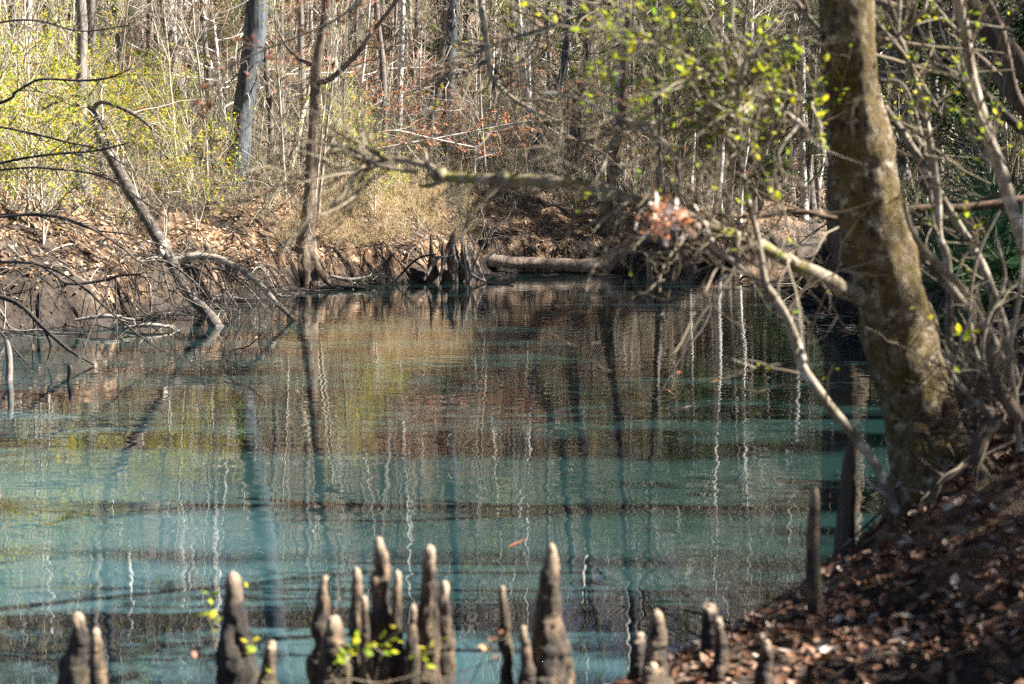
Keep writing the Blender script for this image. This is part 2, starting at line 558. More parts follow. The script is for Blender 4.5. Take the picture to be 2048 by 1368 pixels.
def build_terrain():
    ys = np.concatenate([np.arange(-6, 12, 0.07), 12 * 1.008 ** np.arange(0, 446)])
    u = np.linspace(-1, 1, 480)
    u = np.sign(u) * (0.55 * np.abs(u) + 0.45 * np.abs(u) ** 3)
    X = u[None] * (7 + 0.75 * np.abs(ys))[:, None]
    Y = np.repeat(ys[:, None], len(u), 1)
    Z = ground(X, Y)
    nr, nc = X.shape
    i = np.arange(nr * nc).reshape(nr, nc)
    m = MB()
    m.add(np.stack([X, Y, Z], -1), np.stack([i[:-1, :-1], i[:-1, 1:], i[1:, 1:], i[1:, :-1]], -1).reshape(-1, 4))
    tag(m.build('ground', M['ground']), kind='structure')
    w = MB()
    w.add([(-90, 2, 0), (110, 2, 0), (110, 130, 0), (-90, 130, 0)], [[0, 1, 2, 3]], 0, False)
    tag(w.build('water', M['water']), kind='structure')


build_terrain()


def land(rng, n, xr, yr, dmin=0.3, dmax=1e9, slope=0.42):
    """n random points on land inside the fan seen by the lens (half angle slope)."""
    out = np.zeros((0, 2))
    while len(out) < n:
        y = np.sqrt(rng.uniform(yr[0] ** 2, yr[1] ** 2, 4 * n))
        x = rng.uniform(-1, 1, 4 * n) * (slope * y + 1)
        k = (x > xr[0]) & (x < xr[1])
        x, y = x[k], y[k]
        d, _ = shore_dist(x, y)
        k = (d > dmin) & (d < dmax)
        out = np.vstack([out, np.stack([x[k], y[k]], 1)])
    out = out[:n]
    return np.column_stack([out, ground(out[:, 0], out[:, 1])])


# ------------------------------------------------------------------ ground cover (nobody could count it)
def flat_leaves(rng, pts, size, tilt=0.5):
    n = len(pts)
    s = rng.uniform(0.6, 1.3, n)[:, None] * size / 2
    N = norm(rng.normal(size=(n, 3)) * tilt + np.array((0, 0, 1)))
    A = norm(np.cross(N, rng.normal(size=(n, 3))))
    B = np.cross(N, A)
    return A * s, B * s, N * s


rng = np.random.default_rng(11)
m = MB()
for n, xr, yr, dm, s in ((34000, (-40, 40), (24, 62), 12, 0.115), (20000, (-60, 60), (50, 130), 80, 0.2)):
    p = land(rng, n, xr, yr, 0.4, dm)
    A, B, N = flat_leaves(rng, p, s, 0.6)
    m.leaves(p + np.array((0, 0, s * 0.25)), A, B * 0.6)
p = land(rng, 6000, (-14, 8), (24, 56), 0.12, 2.4)
A, B, N = flat_leaves(rng, p, 0.11, 0.6)
m.leaves(p + np.array((0, 0, 0.03)), A, B * 0.6)
tag(m.build('leaf_litter', M['litter_leaf']), kind='stuff', label='tan fallen leaves covering the far bank and the hillside')

m = MB()
p = land(rng, 21000, (0.4, 9), (4.2, 15), 0.12, 6)
p = p[(p[:, 0] > 0.4) & (p[:, 0] < 0.44 * p[:, 1] + 0.6)]
p = p[(vnoise(p, 1.6, 9) + 0.5 * vnoise(p, 4.5, 10) + np.clip((p[:, 2] - 0.5) * 2.0, -0.9, 0.4)) > rng.uniform(-1.3, 0.3, len(p))]
A, B, N = flat_leaves(rng, p, 0.062, 0.5)
m.curled(p + np.array((0, 0, 0.018)) + N * 0.2, A, B * 0.55, N * 0.6)
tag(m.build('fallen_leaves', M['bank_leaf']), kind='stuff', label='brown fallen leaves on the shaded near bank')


def thicket(rng, pts, hgt, kids, rad, K=6, lean=0.55):
    n = len(pts)
    h = rng.uniform(hgt[0], hgt[1], n)
    d = norm(rng.normal(size=(n, 3)) * lean + np.array((0, 0, 1)))
    o = pts.copy()
    o[:, 2] -= 0.08
    L = [o]
    for k in range(K - 1):
        o = o + d * (h / (K - 1))[:, None]
        L.append(o)
        d = norm(d + rng.normal(size=(n, 3)) * 0.24)
    Q = np.stack(L, 1)
    R = rng.uniform(rad[0], rad[1], n)[:, None] * np.linspace(1, 0.35, K)
    a = (Q, R)
    b = grow(rng, a, n * kids, (0.2, 1), ang=(0.4, 1.1), K=4, rr=0.6, rlim=(0.003, 0.014), curl=0.25, up=0.15, rel=(0.3, 0.7))
    return a, b


rng = np.random.default_rng(12)
m = MB()
tips = []
for n, xr, yr, dm, h, k, r in ((5200, (-30, 12), (25, 60), (3.0, 14), (0.5, 2.2), 4, (0.005, 0.012)),
                               (8500, (-60, 60), (46, 90), (4, 60), (0.8, 4.5), 4, (0.007, 0.02)),
                               (1500, (5, 40), (14, 60), (0.6, 14), (0.6, 2.2), 4, (0.005, 0.012)),
                               (5200, (-60, 60), (85, 140), (4, 90), (2, 7.5), 3, (0.012, 0.04))):
    a, b = thicket(rng, land(rng, n, xr, yr, dm[0], dm[1]), h, k, r)
    m.tubes(*a, sides=3)
    m.tubes(*b, sides=3)
    tips.append(b)
tag(m.build('undergrowth', M['twig']), kind='stuff', label='tangled bare twigs filling the wood floor beyond the creek')

# sparse small leaves caught on the undergrowth
rng = np.random.default_rng(13)
for nm, mt, counts, sz, lab in (('undergrowth_leaves', 'yellow_leaf', (9000, 5000, 3000, 2000), (0.07, 0.09, 0.07, 0.16), 'small yellow green leaves scattered through the undergrowth'),
                                ('russet_leaves', 'orange_leaf', (1500, 8000, 1500, 5000), (0.07, 0.1, 0.08, 0.18), 'russet leaves still hanging in the undergrowth of the far wood'),
                                ('green_leaves', 'green_leaf', (2500, 9000, 9000, 6000), (0.08, 0.11, 0.09, 0.2), 'green leaves of low plants through the undergrowth')):
    m = MB()
    for b, n, sz_ in zip(tips, counts, sz):
        k = vnoise(b[0][:, 0], 0.35, len(nm)) > 0.05            # in drifts, not everywhere
        m.leaves(*leaf_at(rng, (b[0][k], b[1][k]), n, sz_), mat=0)
    tag(m.build(nm, M[mt]), kind='stuff', label=lab)

# ------------------------------------------------------------------ trees
def make_tree(name, seed, H, r, mats, n1=22, n2=140, n3=420, lean=0.05, bare=0.35, leaves=0, lsize=0.1, limb=(0.25, 0.5), ang=(0.7, 1.2), up=0.25, wig=0.03, flat=1.0, flare=1.5, tw=(0.006, 0.03), lflat=0.6, sides=10, tleaf=(0.2, 1)):
    rng = np.random.default_rng(seed)
    root = empty(name)
    K = 16
    t = np.linspace(0, 1, K)
    d = rng.normal(size=2) * lean
    wob = np.cumsum(rng.normal(size=(K, 2)), 0) * wig * H / K
    tr = np.column_stack([d[0] * H * t + wob[:, 0], d[1] * H * t + wob[:, 1], H * t])
    tr[0, 2] -= 0.4
    R = r * (1 - 0.85 * t) * (1 + (flare - 1) * np.exp(-t * H / (2.5 * r + 0.2)))
    m = MB()
    m.tubes(tr, R, sides, bump=lambda p: vnoise(p, 1.5 / max(r, 0.03) * 0.4, seed) * 0.12)
    a = grow(rng, (tr[None], R[None]), n1, (bare, 0.98), ang=ang, K=7, rr=0.5, rlim=(0.012, r * 0.5), curl=0.14, up=up, grav=0.03, rel=limb, flat=flat)
    m.tubes(*a, sides=5)
    m.build('trunk', mats[0], root)
    c = MB()
    b = grow(rng, a, n2, (0.15, 1), ang=(0.4, 1.0), K=5, rr=0.55, rlim=(tw[0], tw[1]), curl=0.2, up=0.05, rel=(0.3, 0.6), flat=flat)
    c.tubes(*b, sides=4)
    e = grow(rng, b, n3, (0.1, 1), ang=(0.4, 1.0), K=4, rr=0.6, rlim=(tw[0] * 0.7, tw[1] * 0.6), curl=0.22, rel=(0.35, 0.75), flat=flat)
    c.tubes(*e, sides=3)
    if leaves:
        c.leaves(*leaf_at(rng, e, leaves, lsize, tleaf, lflat, 0.5, lsize * 0.4), mat=1)
    c.build('crown', mats[1:], root)
    return root


KINDS = {
    'pale': [make_tree('pale_tree', 100 + i, h, r, [M['pale_bark'], M['pale_twig'], M['orange_leaf']], 28, 260, 1000, leaves=lv, lean=0.05, wig=0.05, tw=(0.009, 0.035)) for i, (h, r, lv) in enumerate(((22, .15, 300), (26, .21, 900), (20, .11, 0)))],
    'grey': [make_tree('grey_tree', 110 + i, h, r, [M['grey_bark'], M['twig'], M['rust_leaf']], 30, 280, 1000, leaves=lv, lean=0.07, wig=0.06, tw=(0.009, 0.035)) for i, (h, r, lv) in enumerate(((23, .17, 900), (19, .13, 0), (26, .24, 300)))],
    'sapling': [make_tree('bare_sapling', 120 + i, h, r, [M['sapling_bark'], M['pale_twig'], M['yellow_leaf']], 22, 90, 300, leaves=lv, lean=ln, bare=0.2, limb=(0.15, 0.35), ang=(0.4, 0.9), flare=1.2, tw=(0.005, 0.014), sides=6) for i, (h, r, ln, lv) in enumerate(((8, .038, .12, 150), (10, .05, .2, 0), (6.5, .03, .26, 300), (9, .042, .06, 0)))],
    'evergreen': [make_tree('evergreen_tree', 130 + i, h, r, [M['grey_bark'], M['twig'], M['evergreen_leaf']], 40, 240, 800, leaves=9000, lsize=0.17, bare=0.12, limb=(0.22, 0.38), ang=(0.9, 1.4), up=0.1) for i, (h, r) in enumerate(((10, .12), (13, .15)))],
    'green': [make_tree('leafy_tree', 140 + i, h, r, [M['grey_bark'], M['twig'], M['green_leaf']], 30, 200, 700, leaves=3800, lsize=0.13, bare=0.2, limb=(0.25, 0.45)) for i, (h, r) in enumerate(((9, .08), (14, .13)))],
    'beech': [make_tree('beech_tree', 150 + i, h, r, [M['pale_bark'], M['pale_twig'], M['orange_leaf']], 26, 160, 600, leaves=2600, lsize=0.1, bare=0.1, limb=(0.4, 0.6), ang=(1.2, 1.6), up=0.05, flat=0.25, lflat=0.25) for i, (h, r) in enumerate(((6, .06), (8, .08)))],
    'yellow': [make_tree('yellow_tree', 180 + i, h, r, [M['grey_bark'], M['twig'], M['yellow_leaf']], 30, 260, 900, leaves=4200, lsize=0.12, bare=0.35, limb=(0.22, 0.4), lean=0.05, wig=0.05, tw=(0.008, 0.025)) for i, (h, r) in enumerate(((17, .12), (20, .15)))],
    'cedar': [make_tree('shade_cedar', 170 + i, 14.5, .07, [M['brown_bark'], M['twig'], M['evergreen_leaf']], 90, 420, 900, leaves=(12000, 3600)[i], lsize=0.15, bare=0.3, limb=(0.06, 0.1), ang=(0.8, 1.3), lean=0.0, wig=0.01) for i in range(2)],
    'shrub': [make_tree('yellow_shrub', 160 + i, h, .03, [M['sapling_bark'], M['pale_twig'], M['yellow_leaf']], 26, 130, 420, leaves=2300, lsize=0.085, bare=0.03, limb=(0.5, 0.9), ang=(0.4, 1.1), flare=1.1, tw=(0.004, 0.01), sides=5) for i, h in enumerate((3.0, 4.0, 2.4))],
}
USED = set()
TXT = {
    'pale': ('tall pale grey bare tree standing in the hillside wood', 'tree', 'tall pale trees of the far wood'),
    'grey': ('tall dark grey bare tree standing in the hillside wood', 'tree', 'tall dark trees of the far wood'),
    'sapling': ('thin cream coloured bare sapling in the wood beyond the creek', 'sapling', 'bare saplings of the far wood'),
    'evergreen': ('dark evergreen tree with small leaves beyond the right bank', 'tree', 'evergreen trees of the right bank'),
    'yellow': ('slim tree with sparse yellow green leaves in the wood behind the left bank', 'tree', 'yellow leaved trees of the left wood'),
    'cedar': ('narrow dark cedar added out of view on the right to shade the water', 'tree', 'unseen cedars added for shade'),
    'green': ('mid green leafy tree among the bare trees of the far wood', 'tree', 'leafy green trees of the far wood'),
    'beech': ('young tree with flat sprays of orange leaves on the hillside', 'tree', 'orange leaved young trees of the far wood'),
    'shrub': ('bushy shrub with small yellow green leaves on the left bank', 'shrub', 'yellow green shrubs of the left bank'),
}


def plant(kind, x, y, rng, s=1.0, label=None, var=None, rz=None, group=True):
    v = int(rng.integers(len(KINDS[kind]))) if var is None else var
    src = KINDS[kind][v]
    if (kind, v) in USED:
        o = copy_tree(src)
    else:
        USED.add((kind, v))
        o = src
    o.location = (x, y, float(ground(x, y)))
    o.scale = (s, s, s)
    o.rotation_euler = (0, 0, rng.uniform(0, 6.28) if rz is None else rz)
    for k in ('label', 'category', 'group'):
        if k in o:
            del o[k]
    L, c, g = TXT[kind]
    return tag(o, label or L, c, g if label is None else None)


rng = np.random.default_rng(21)


def scatter(kind, n, xr, yr, dmin, dmax=1e9, s=(0.8, 1.2), gap=1.5, slope=0.42):
    done = []
    for p in land(rng, n * 30, xr, yr, dmin, dmax, slope):
        px = 1024 + FPX * p[0] / p[1]
        if (435 < px < 540 and p[1] < 47) or (575 < px < 655 and p[1] < 41):
            continue
        if all((p[0] - q[0]) ** 2 + (p[1] - q[1]) ** 2 > gap * gap for q in done):
            done.append(p)
            plant(kind, p[0], p[1], rng, rng.uniform(*s))
            if len(done) == n:
                break


scatter('pale', 46, (-45, 26), (55, 110), 6, gap=2.2)
scatter('grey', 58, (-45, 26), (52, 115), 5, gap=2.2)
scatter('sapling', 120, (-40, 30), (46, 80), 3, gap=0.9)
scatter('sapling', 40, (-20, -6), (29, 48), 2.5, 14, gap=0.7)
scatter('evergreen', 12, (11, 28), (44, 80), 3, gap=3)
scatter('evergreen', 12, (11, 28), (90, 128), 2, gap=2.5, s=(1.1, 1.6))
scatter('pale', 9, (12, 28), (92, 125), 2, gap=2.0, s=(1.3, 1.6))
scatter('grey', 12, (12, 28), (92, 125), 2, gap=2.0, s=(1.2, 1.5))
scatter('green', 8, (12, 28), (92, 125), 2, gap=2.0, s=(1.5, 2.2))
scatter('pale', 16, (5, 30), (56, 95), 2, gap=2.0, s=(1.0, 1.3))
scatter('green', 12, (6, 30), (58, 100), 2, gap=2.5, s=(1.2, 1.7))
scatter('grey', 24, (0, 40), (100, 150), 3, gap=2.2)
scatter('pale', 14, (0, 40), (95, 150), 3, gap=2.2)
scatter('evergreen', 8, (-20, 10), (75, 110), 12, gap=5)
scatter('green', 30, (-45, 28), (55, 110), 5, gap=4)
scatter('beech', 26, (-14, 8), (52, 85), 4, gap=1.6)
scatter('yellow', 18, (-26, 2), (37, 75), 5, gap=2.2)
scatter('grey', 8, (-24, -6), (36, 55), 5, gap=2.5, s=(0.7, 0.9))
scatter('shrub', 26, (-18, -3.5), (28, 52), 1.8, 12, gap=1.1)
scatter('grey', 12, (9, 30), (30, 60), 2.0, gap=3, s=(0.6, 0.9))
scatter('green', 10, (8, 26), (22, 50), 1.5, gap=2.5, s=(0.5, 0.8))
scatter('sapling', 16, (7, 22), (18, 50), 1.5, gap=1.5, s=(0.6, 1.0))

# ------------------------------------------------------------------ the big leaning tree on the near bank
def path_px(rows, n, ext=0.0):
    """rows: px, py, depth, width in pixels -> world path and radii."""
    q = np.array([[*P(x, y, Y), W(w, Y)] for x, y, Y, w in rows])
    q = spline(q, n)
    return q[:, :3], np.maximum(q[:, 3], 0.001)


def limb_mb(rows, n=40, sides=8, lump=0.12, m=None, mat=0, freq=12.0, seed=1):
    m = m or MB()
    p, r = path_px(rows, n)
    m.tubes(p, r, sides, mat, True, lambda q: vnoise(q, freq, seed) * lump + vnoise(q, freq * 3, seed + 1) * lump * 0.5)
    return m, (p[None], r[None])


def local(m, o):
    """Move a collected mesh into the space of root o."""
    loc = np.array(o.location)
    m.v = [v - loc for v in m.v]
    return m


rng = np.random.default_rng(31)
TB = P(1858, 1000, 7.5)
big = empty('leaning_tree', TB, 'big leaning tree with mossy flaking bark at the edge of the near bank', 'tree')
m = MB()
p, r = path_px([(1640, -900, 7.1, 80), (1655, -500, 7.2, 92), (1680, -150, 7.3, 102), (1691, 0, 7.35, 107), (1697, 100, 7.35, 108), (1704, 200, 7.4, 117), (1719, 300, 7.4, 127), (1737, 400, 7.4, 131), (1757, 500, 7.4, 136),
                (1781, 600, 7.4, 140), (1805, 700, 7.4, 143), (1832, 800, 7.42, 146), (1850, 900, 7.45, 150), (1866, 980, 7.48, 178), (1880, 1060, 7.5, 240), (1890, 1130, 7.5, 300)], 240)
m.tubes(p, r, 56, 0, True, lambda q: vnoise(q, 5, 1) * 0.09 + vnoise(q * np.array((1, 1, .45)), 16, 2) * 0.06 + vnoise(q * np.array((1, 1, .6)), 42, 3) * 0.035)
local(m, big).build('trunk', M['mossy_bark'], big)
main_path = (p[None], r[None])
for rows in ([(1890, 800, 7.3, 30), (1905, 880, 7.25, 60), (1915, 950, 7.2, 80), (1935, 1040, 7.1, 110), (1960, 1110, 7.0, 120)],
             [(1835, 850, 7.2, 40), (1835, 940, 7.1, 70), (1815, 1020, 7.05, 70), (1785, 1100, 7.0, 50)],
             [(1870, 880, 7.15, 50), (1885, 980, 7.0, 75), (1890, 1060, 6.9, 80), (1895, 1150, 6.8, 60)]):
    m, _ = limb_mb(rows, 40, 20, 0.16, freq=9, seed=5)
    local(m, big).build('root', M['mossy_bark'], big)

B_ROWS = [
    [(1760, 600, 7.4, 42), (1702, 585, 7.3, 38), (1650, 557, 7.2, 33), (1600, 535, 7.15, 29), (1545, 503, 7.1, 26), (1499, 482, 7.05, 24), (1450, 466, 7.0, 22), (1410, 452, 7.0, 20), (1370, 437, 6.95, 19), (1298, 409, 6.9, 20), (1230, 392, 6.9, 21), (1178, 381, 6.9, 23), (1144, 366, 6.9, 25), (1092, 361, 6.9, 25),
     (1024, 361, 6.95, 25), (955, 357, 6.95, 22), (893, 354, 7.0, 18), (869, 339, 7.0, 14), (835, 326, 7.0, 12), (793, 320, 7.05, 11), (749, 324, 7.1, 9), (714, 337, 7.1, 7), (650, 352, 7.15, 5), (560, 372, 7.2, 3)],
    [(1700, 300, 7.4, 22), (1654, 292, 7.35, 14), (1588, 240, 7.2, 13), (1534, 203, 7.1, 12), (1485, 175, 7.0, 10), (1420, 140, 6.9, 8), (1330, 90, 6.8, 5), (1250, 60, 6.8, 3)],
    [(960, -160, 10.4, 16), (962, 0, 10.3, 13), (970, 62, 10.3, 12), (979, 137, 10.3, 12), (989, 163, 10.3, 11), (1024, 196, 10.2, 10), (1068, 222, 10.1, 8), (1110, 240, 10.0, 6), (1180, 250, 9.9, 4)],
    [(1300, -60, 10.1, 9), (1180, 20, 10.2, 8), (1080, 60, 10.3, 8), (1000, 85, 10.4, 8), (920, 120, 10.5, 6), (880, 140, 10.6, 4)],
    [(900, 356, 7, 12), (860, 371, 7, 9), (838, 372, 7, 6)],
    [(835, 345, 7.0, 8), (765, 333, 7, 8), (735, 318, 7, 8), (712, 303, 7.05, 7), (670, 292, 7.1, 5), (620, 288, 7.2, 3)],
    [(853, 372, 7, 6), (862, 290, 7, 5), (868, 215, 7, 4), (880, 178, 7, 2)],
    [(800, -120, 9.0, 8), (740, -20, 9.0, 7), (670, 40, 9.0, 6), (590, 75, 9.0, 5), (500, 112, 9.0, 4), (425, 155, 9.0, 2)],
    [(1660, 205, 7.4, 12), (1600, 190, 7.3, 8), (1548, 180, 7.3, 6), (1480, 170, 7.2, 4)],
    [(1490, 178, 7.0, 8), (1440, 200, 6.9, 8), (1380, 228, 6.8, 8), (1310, 247, 6.75, 8), (1240, 236, 6.7, 7), (1170, 202, 6.7, 6), (1110, 186, 6.7, 4), (1060, 190, 6.7, 2)],
    [(1330, 240, 6.75, 8), (1290, 248, 6.75, 8), (1220, 266, 6.7, 7), (1150, 286, 6.7, 6), (1090, 312, 6.7, 4), (1030, 318, 6.7, 2)],
    [(1300, 250, 6.75, 7), (1322, 300, 6.7, 7), (1340, 360, 6.7, 6), (1352, 425, 6.7, 5)],
    [(1275, 255, 6.75, 6), (1330, 285, 6.65, 6), (1356, 330, 6.6, 6), (1362, 385, 6.6, 4)],
    [(1240, 270, 6.75, 6), (1215, 300, 6.7, 5), (1200, 350, 6.7, 5), (1180, 385, 6.7, 3)],
    [(1345, 95, 6.8, 6), (1385, 170, 6.75, 6), (1440, 265, 6.7, 6), (1465, 330, 6.7, 5), (1500, 365, 6.7, 3)],
    [(1600, 245, 7.2, 7), (1560, 300, 7.1, 6), (1550, 350, 7.1, 5), (1570, 430, 7.1, 4), (1600, 520, 7.1, 3)],
]
limbs = []
for i, rows in enumerate(B_ROWS):
    m, pr = limb_mb(rows, 90 if i == 0 else 36, 14 if i == 0 else 8, 0.16, seed=20 + i)
    limbs.append(pr)
    if i == 0:
        for k in (0.46, 0.53, 0.62, 0.72):                      # swollen branch knots
            c = pr[0][0][int(k * 89)]
            tt = np.linspace(-1, 1, 9)
            m.tubes(c + np.outer(tt * 0.035, norm(pr[0][0][int(k * 89) + 1] - c)), 0.042 * np.sqrt(np.maximum(1 - tt ** 2, 0.02)), 12, 0, True, lambda q: vnoise(q, 20, 3) * 0.2)
    br = local(m, big).build('branch', M['moss_branch'] if i in (0, 4) else M['stem_bark'], big)
    if i == 0:
        br['label'] = 'long mossy branch arching out over the water'
c = MB()
rr = dict(rlim=(0.0028, 0.0075))
tw = [tuple(np.concatenate(z) for z in zip(grow(rng, limbs[0], 44, (0.12, .46), (0.3, 1.0), (0.6, 1.3), 8, 0.55, curl=0.22, up=-0.1, grav=-0.05, **rr),
                                           grow(rng, limbs[0], 9, (.46, .76), (0.2, .5), (0.6, 1.3), 8, 0.4, curl=0.22, up=-0.2, grav=-0.08, **rr),
                                           grow(rng, limbs[0], 26, (.8, 1), (0.2, .9), (0.6, 1.3), 8, 0.6, curl=0.22, **rr))),
      grow(rng, limbs[1], 90, (0.15, 1), (0.3, 0.9), (0.5, 1.2), 8, 0.55, curl=0.2, up=0.05, **rr),
      grow(rng, limbs[2], 38, (0.3, 1), (0.3, 1.0), (0.5, 1.2), 8, 0.55, curl=0.2, **rr),
      grow(rng, limbs[3], 46, (0.1, 1), (0.3, 0.9), (0.5, 1.2), 8, 0.55, curl=0.2, **rr),
      grow(rng, limbs[8], 52, (0.2, 1), (0.3, 0.9), (0.5, 1.2), 8, 0.55, curl=0.2, **rr),
      grow(rng, limbs[5], 16, (0.1, 1), (0.2, 0.6), (0.5, 1.2), 8, 0.55, curl=0.2, **rr),
      grow(rng, limbs[7], 22, (0.2, 1), (0.15, 0.45), (0.5, 1.2), 8, 0.55, (0.0015, 0.004), curl=0.2)]
tw += [grow(rng, limbs[j], n_, (0.1, 1), (0.2, 0.7), (0.4, 1.2), 8, 0.6, (0.0022, 0.006), curl=0.22) for j, n_ in ((9, 17), (10, 15), (11, 6), (12, 6), (13, 5), (14, 12), (15, 9))]
for b in tw:
    c.tubes(*b, sides=5)
    e = grow(rng, b, int(len(b[0]) * 2.7), (0.15, 1), (0.1, 0.4), (0.5, 1.2), 6, 0.6, (0.002, 0.005), curl=0.25)
    c.tubes(*e, sides=4)
local(c, big).build('twig', M['near_twig'], big)['kind'] = 'stuff'
lf = MB()
for b, n, s in ((tw[1], 640, 0.05), (tw[4], 330, 0.05), (tw[3], 70, 0.045), (tw[2], 30, 0.04)):
    C, A, B = leaf_at(rng, b, n, s, (0.3, 1), 0.5, 0.55, 0.012)
    lf.curled(C, A, B, norm(np.cross(A, B)) * s * 0.3)
local(lf, big).build('leaves', M['lime_leaf'], big)['kind'] = 'stuff'
lf = MB()
for b, n, s in ((tw[2], 40, 0.05), (tw[3], 46, 0.055), (tw[0], 26, 0.04), (tw[6], 60, 0.065)):
    C, A, B = leaf_at(rng, b, n, s, (0.3, 1), 0.6, 0.5, 0.012)
    lf.curled(C, A, B, norm(np.cross(A, B)) * s * 0.4)
local(lf, big).build('dead_leaves', M['rust_leaf'], big)['kind'] = 'stuff'
# the crown above the frame
cr = MB()
top = grow(rng, main_path, 5, (0.0, 0.12), (0.9, 2.2), (0.5, 1.2), 7, 0.5, (0.01, 0.05), 0.15, up=0.3)
t2 = grow(rng, top, 24, (0.2, 1), (0.4, 1.0), (0.5, 1.1), 6, 0.5, (0.004, 0.015), 0.2)
cr.tubes(*top, sides=6)
cr.tubes(*t2, sides=4)
local(cr, big).build('crown', M['near_twig'], big)

# dead leaves caught on the mossy branch, sun highlights put into their pale colour
cl = P(1335, 430, 6.45)
g = tag(bpy.data.objects.new('leaf_clump', None), 'clump of pale dead leaves with painted highlights caught on the long mossy branch', 'dead leaves')
COL.objects.link(g)
g.location = cl
m = MB()
stem = np.array([[(-.04, .46, .03), (-.02, .3, .05), (-.01, .12, .04), (0, -.02, 0)], [(0, 0, 0.02), (-.03, .01, -.02), (-.05, .02, -.07), (-.06, .02, -.12)], [(0, 0, .02), (.04, -.01, 0), (.07, 0, -.03), (.09, .01, -.08)]], float)
m.tubes(stem, np.full((3, 4), .003), 5)
m.build('stem', M['near_twig'], g)
n = 95
C = rng.normal(size=(n, 3)) * np.array((.06, .05, .045)) + np.array((-.01, 0, -.01))
A = norm(rng.normal(size=(n, 3))) * rng.uniform(.018, .034, n)[:, None]
B = norm(np.cross(A, rng.normal(size=(n, 3)))) * rng.uniform(.012, .022, n)[:, None]
m = MB()
m.curled(C, A, B, norm(np.cross(A, B)) * 0.014)
m.build('leaves', M['dead_leaf'], g)['kind'] = 'stuff'

# ------------------------------------------------------------------ slender stems around the big tree
def stem_thing(name, base, rows_list, label, cat, mat='stem_bark', twigs=0, leaves=0, lmat='lime_leaf', lsize=0.045, tl=(0.2, 0.7), part='stem', rlim=(0.0032, 0.007), n=60, group=None, seed=1, kids=2.0, up=0.05, grav=0.0, tmat='near_twig', leaf_t=(0.3, 1), tt=(0.15, 1), sides=10):
    rng = np.random.default_rng(seed)
    o = empty(name, base, label, cat, group)
    pr = []
    for i, rows in enumerate(rows_list):
        m, q = limb_mb(rows, n, sides, 0.13, seed=seed + i)
        local(m, o).build(part if i == 0 else 'branch', M[mat], o)
        pr.append((q[0], q[1]))
    if twigs:
        par = (np.concatenate([a for a, _ in pr]), np.concatenate([b for _, b in pr]))
        c = MB()
        b = grow(rng, par, twigs, tt, tl, (0.5, 1.2), 7, 0.5, rlim, 0.2, up=up, grav=grav)
        c.tubes(*b, sides=5)
        e = grow(rng, b, int(twigs * kids), (0.15, 1), (tl[0] * 0.4, tl[1] * 0.6), (0.5, 1.1), 5, 0.6, (rlim[0] * 0.7, rlim[1] * 0.6), 0.25)
        c.tubes(*e, sides=4)
        if leaves:
            C, A, B = leaf_at(rng, b, leaves, lsize, leaf_t, 0.5, 0.55, 0.01)
            c.curled(C, A, B, norm(np.cross(A, B)) * lsize * 0.3, mat=1)
        local(c, o).build('crown', [M[tmat], M[lmat]], o)
    return o


stem_thing('slender_sapling', P(1800, 1010, 7.0), [
    [(1800, 1040, 7.0, 18.0), (1770, 965, 7.0, 18.0), (1720, 885, 6.95, 19.7), (1660, 815, 6.9, 20.5), (1605, 735, 6.9, 19.7), (1600, 715, 6.9, 24.6), (1578, 645, 6.85, 18.0), (1545, 590, 6.85, 16.4), (1530, 565, 6.8, 14.8), (1514, 470, 6.8, 12.3), (1494, 395, 6.75, 11.5), (1481, 320, 6.7, 10.7), (1478, 230, 6.7, 10.7), (1480, 165, 6.7, 9.0), (1492, 125, 6.7, 6.6), (1530, 95, 6.7, 4.9), (1590, 80, 6.7, 3.3)],
    [(1534, 578, 6.82, 13.1), (1520, 566, 6.8, 11.5), (1468, 524, 6.8, 11.5), (1427, 489, 6.8, 10.7), (1408, 448, 6.8, 9.0), (1380, 428, 6.8, 7.4), (1340, 410, 6.8, 4.9), (1270, 395, 6.8, 3.3)],
    [(1480, 160, 6.7, 7.4), (1474, 120, 6.7, 5.7), (1440, 60, 6.7, 4.1), (1400, 0, 6.7, 3.3)]],
    'slender curved grey sapling bowing over the water left of the big leaning tree', 'sapling', twigs=60, leaves=70, seed=41)
stem_thing('slender_sapling', P(1898, 700, 7.8), [
    [(1898, 830, 7.8, 18), (1899, 668, 7.8, 17), (1898, 572, 7.8, 17), (1893, 513, 7.8, 16), (1878, 470, 7.8, 15), (1876, 400, 7.8, 15), (1863, 309, 7.8, 15), (1843, 206, 7.8, 14), (1820, 134, 7.8, 13), (1805, 89, 7.8, 11), (1796, 66, 7.8, 10), (1799, 0, 7.8, 9), (1800, -160, 7.8, 7)],
    [(1797, 72, 7.8, 9), (1815, 55, 7.8, 8), (1840, 30, 7.8, 8), (1853, 0, 7.8, 7), (1862, -80, 7.8, 5)],
    [(1818, 130, 7.8, 8), (1795, 75, 7.85, 7), (1770, 68, 7.9, 6), (1745, 72, 8, 4)]],
    'pale upright sapling with a forked top just right of the big leaning tree', 'sapling', twigs=36, leaves=90, seed=42)
stem_thing('slender_sapling', P(1990, 650, 8.0), [
    [(2030, 760, 8.0, 20), (2001, 634, 8.0, 20), (1966, 537, 8.0, 19), (1939, 486, 8.0, 18), (1898, 421, 8.0, 17), (1863, 361, 8.0, 17), (1822, 292, 8.0, 16), (1767, 213, 8.0, 15), (1700, 130, 8.0, 13), (1640, 60, 8.0, 11), (1590, 0, 8.0, 9), (1520, -100, 8.0, 6)],
    [(1868, 366, 8.0, 8), (1840, 260, 7.95, 7), (1822, 200, 7.9, 6), (1800, 165, 7.9, 6), (1762, 160, 7.9, 5)]],
    'long sapling slanting up to the left behind the big leaning trunk', 'sapling', twigs=40, leaves=60, seed=43)
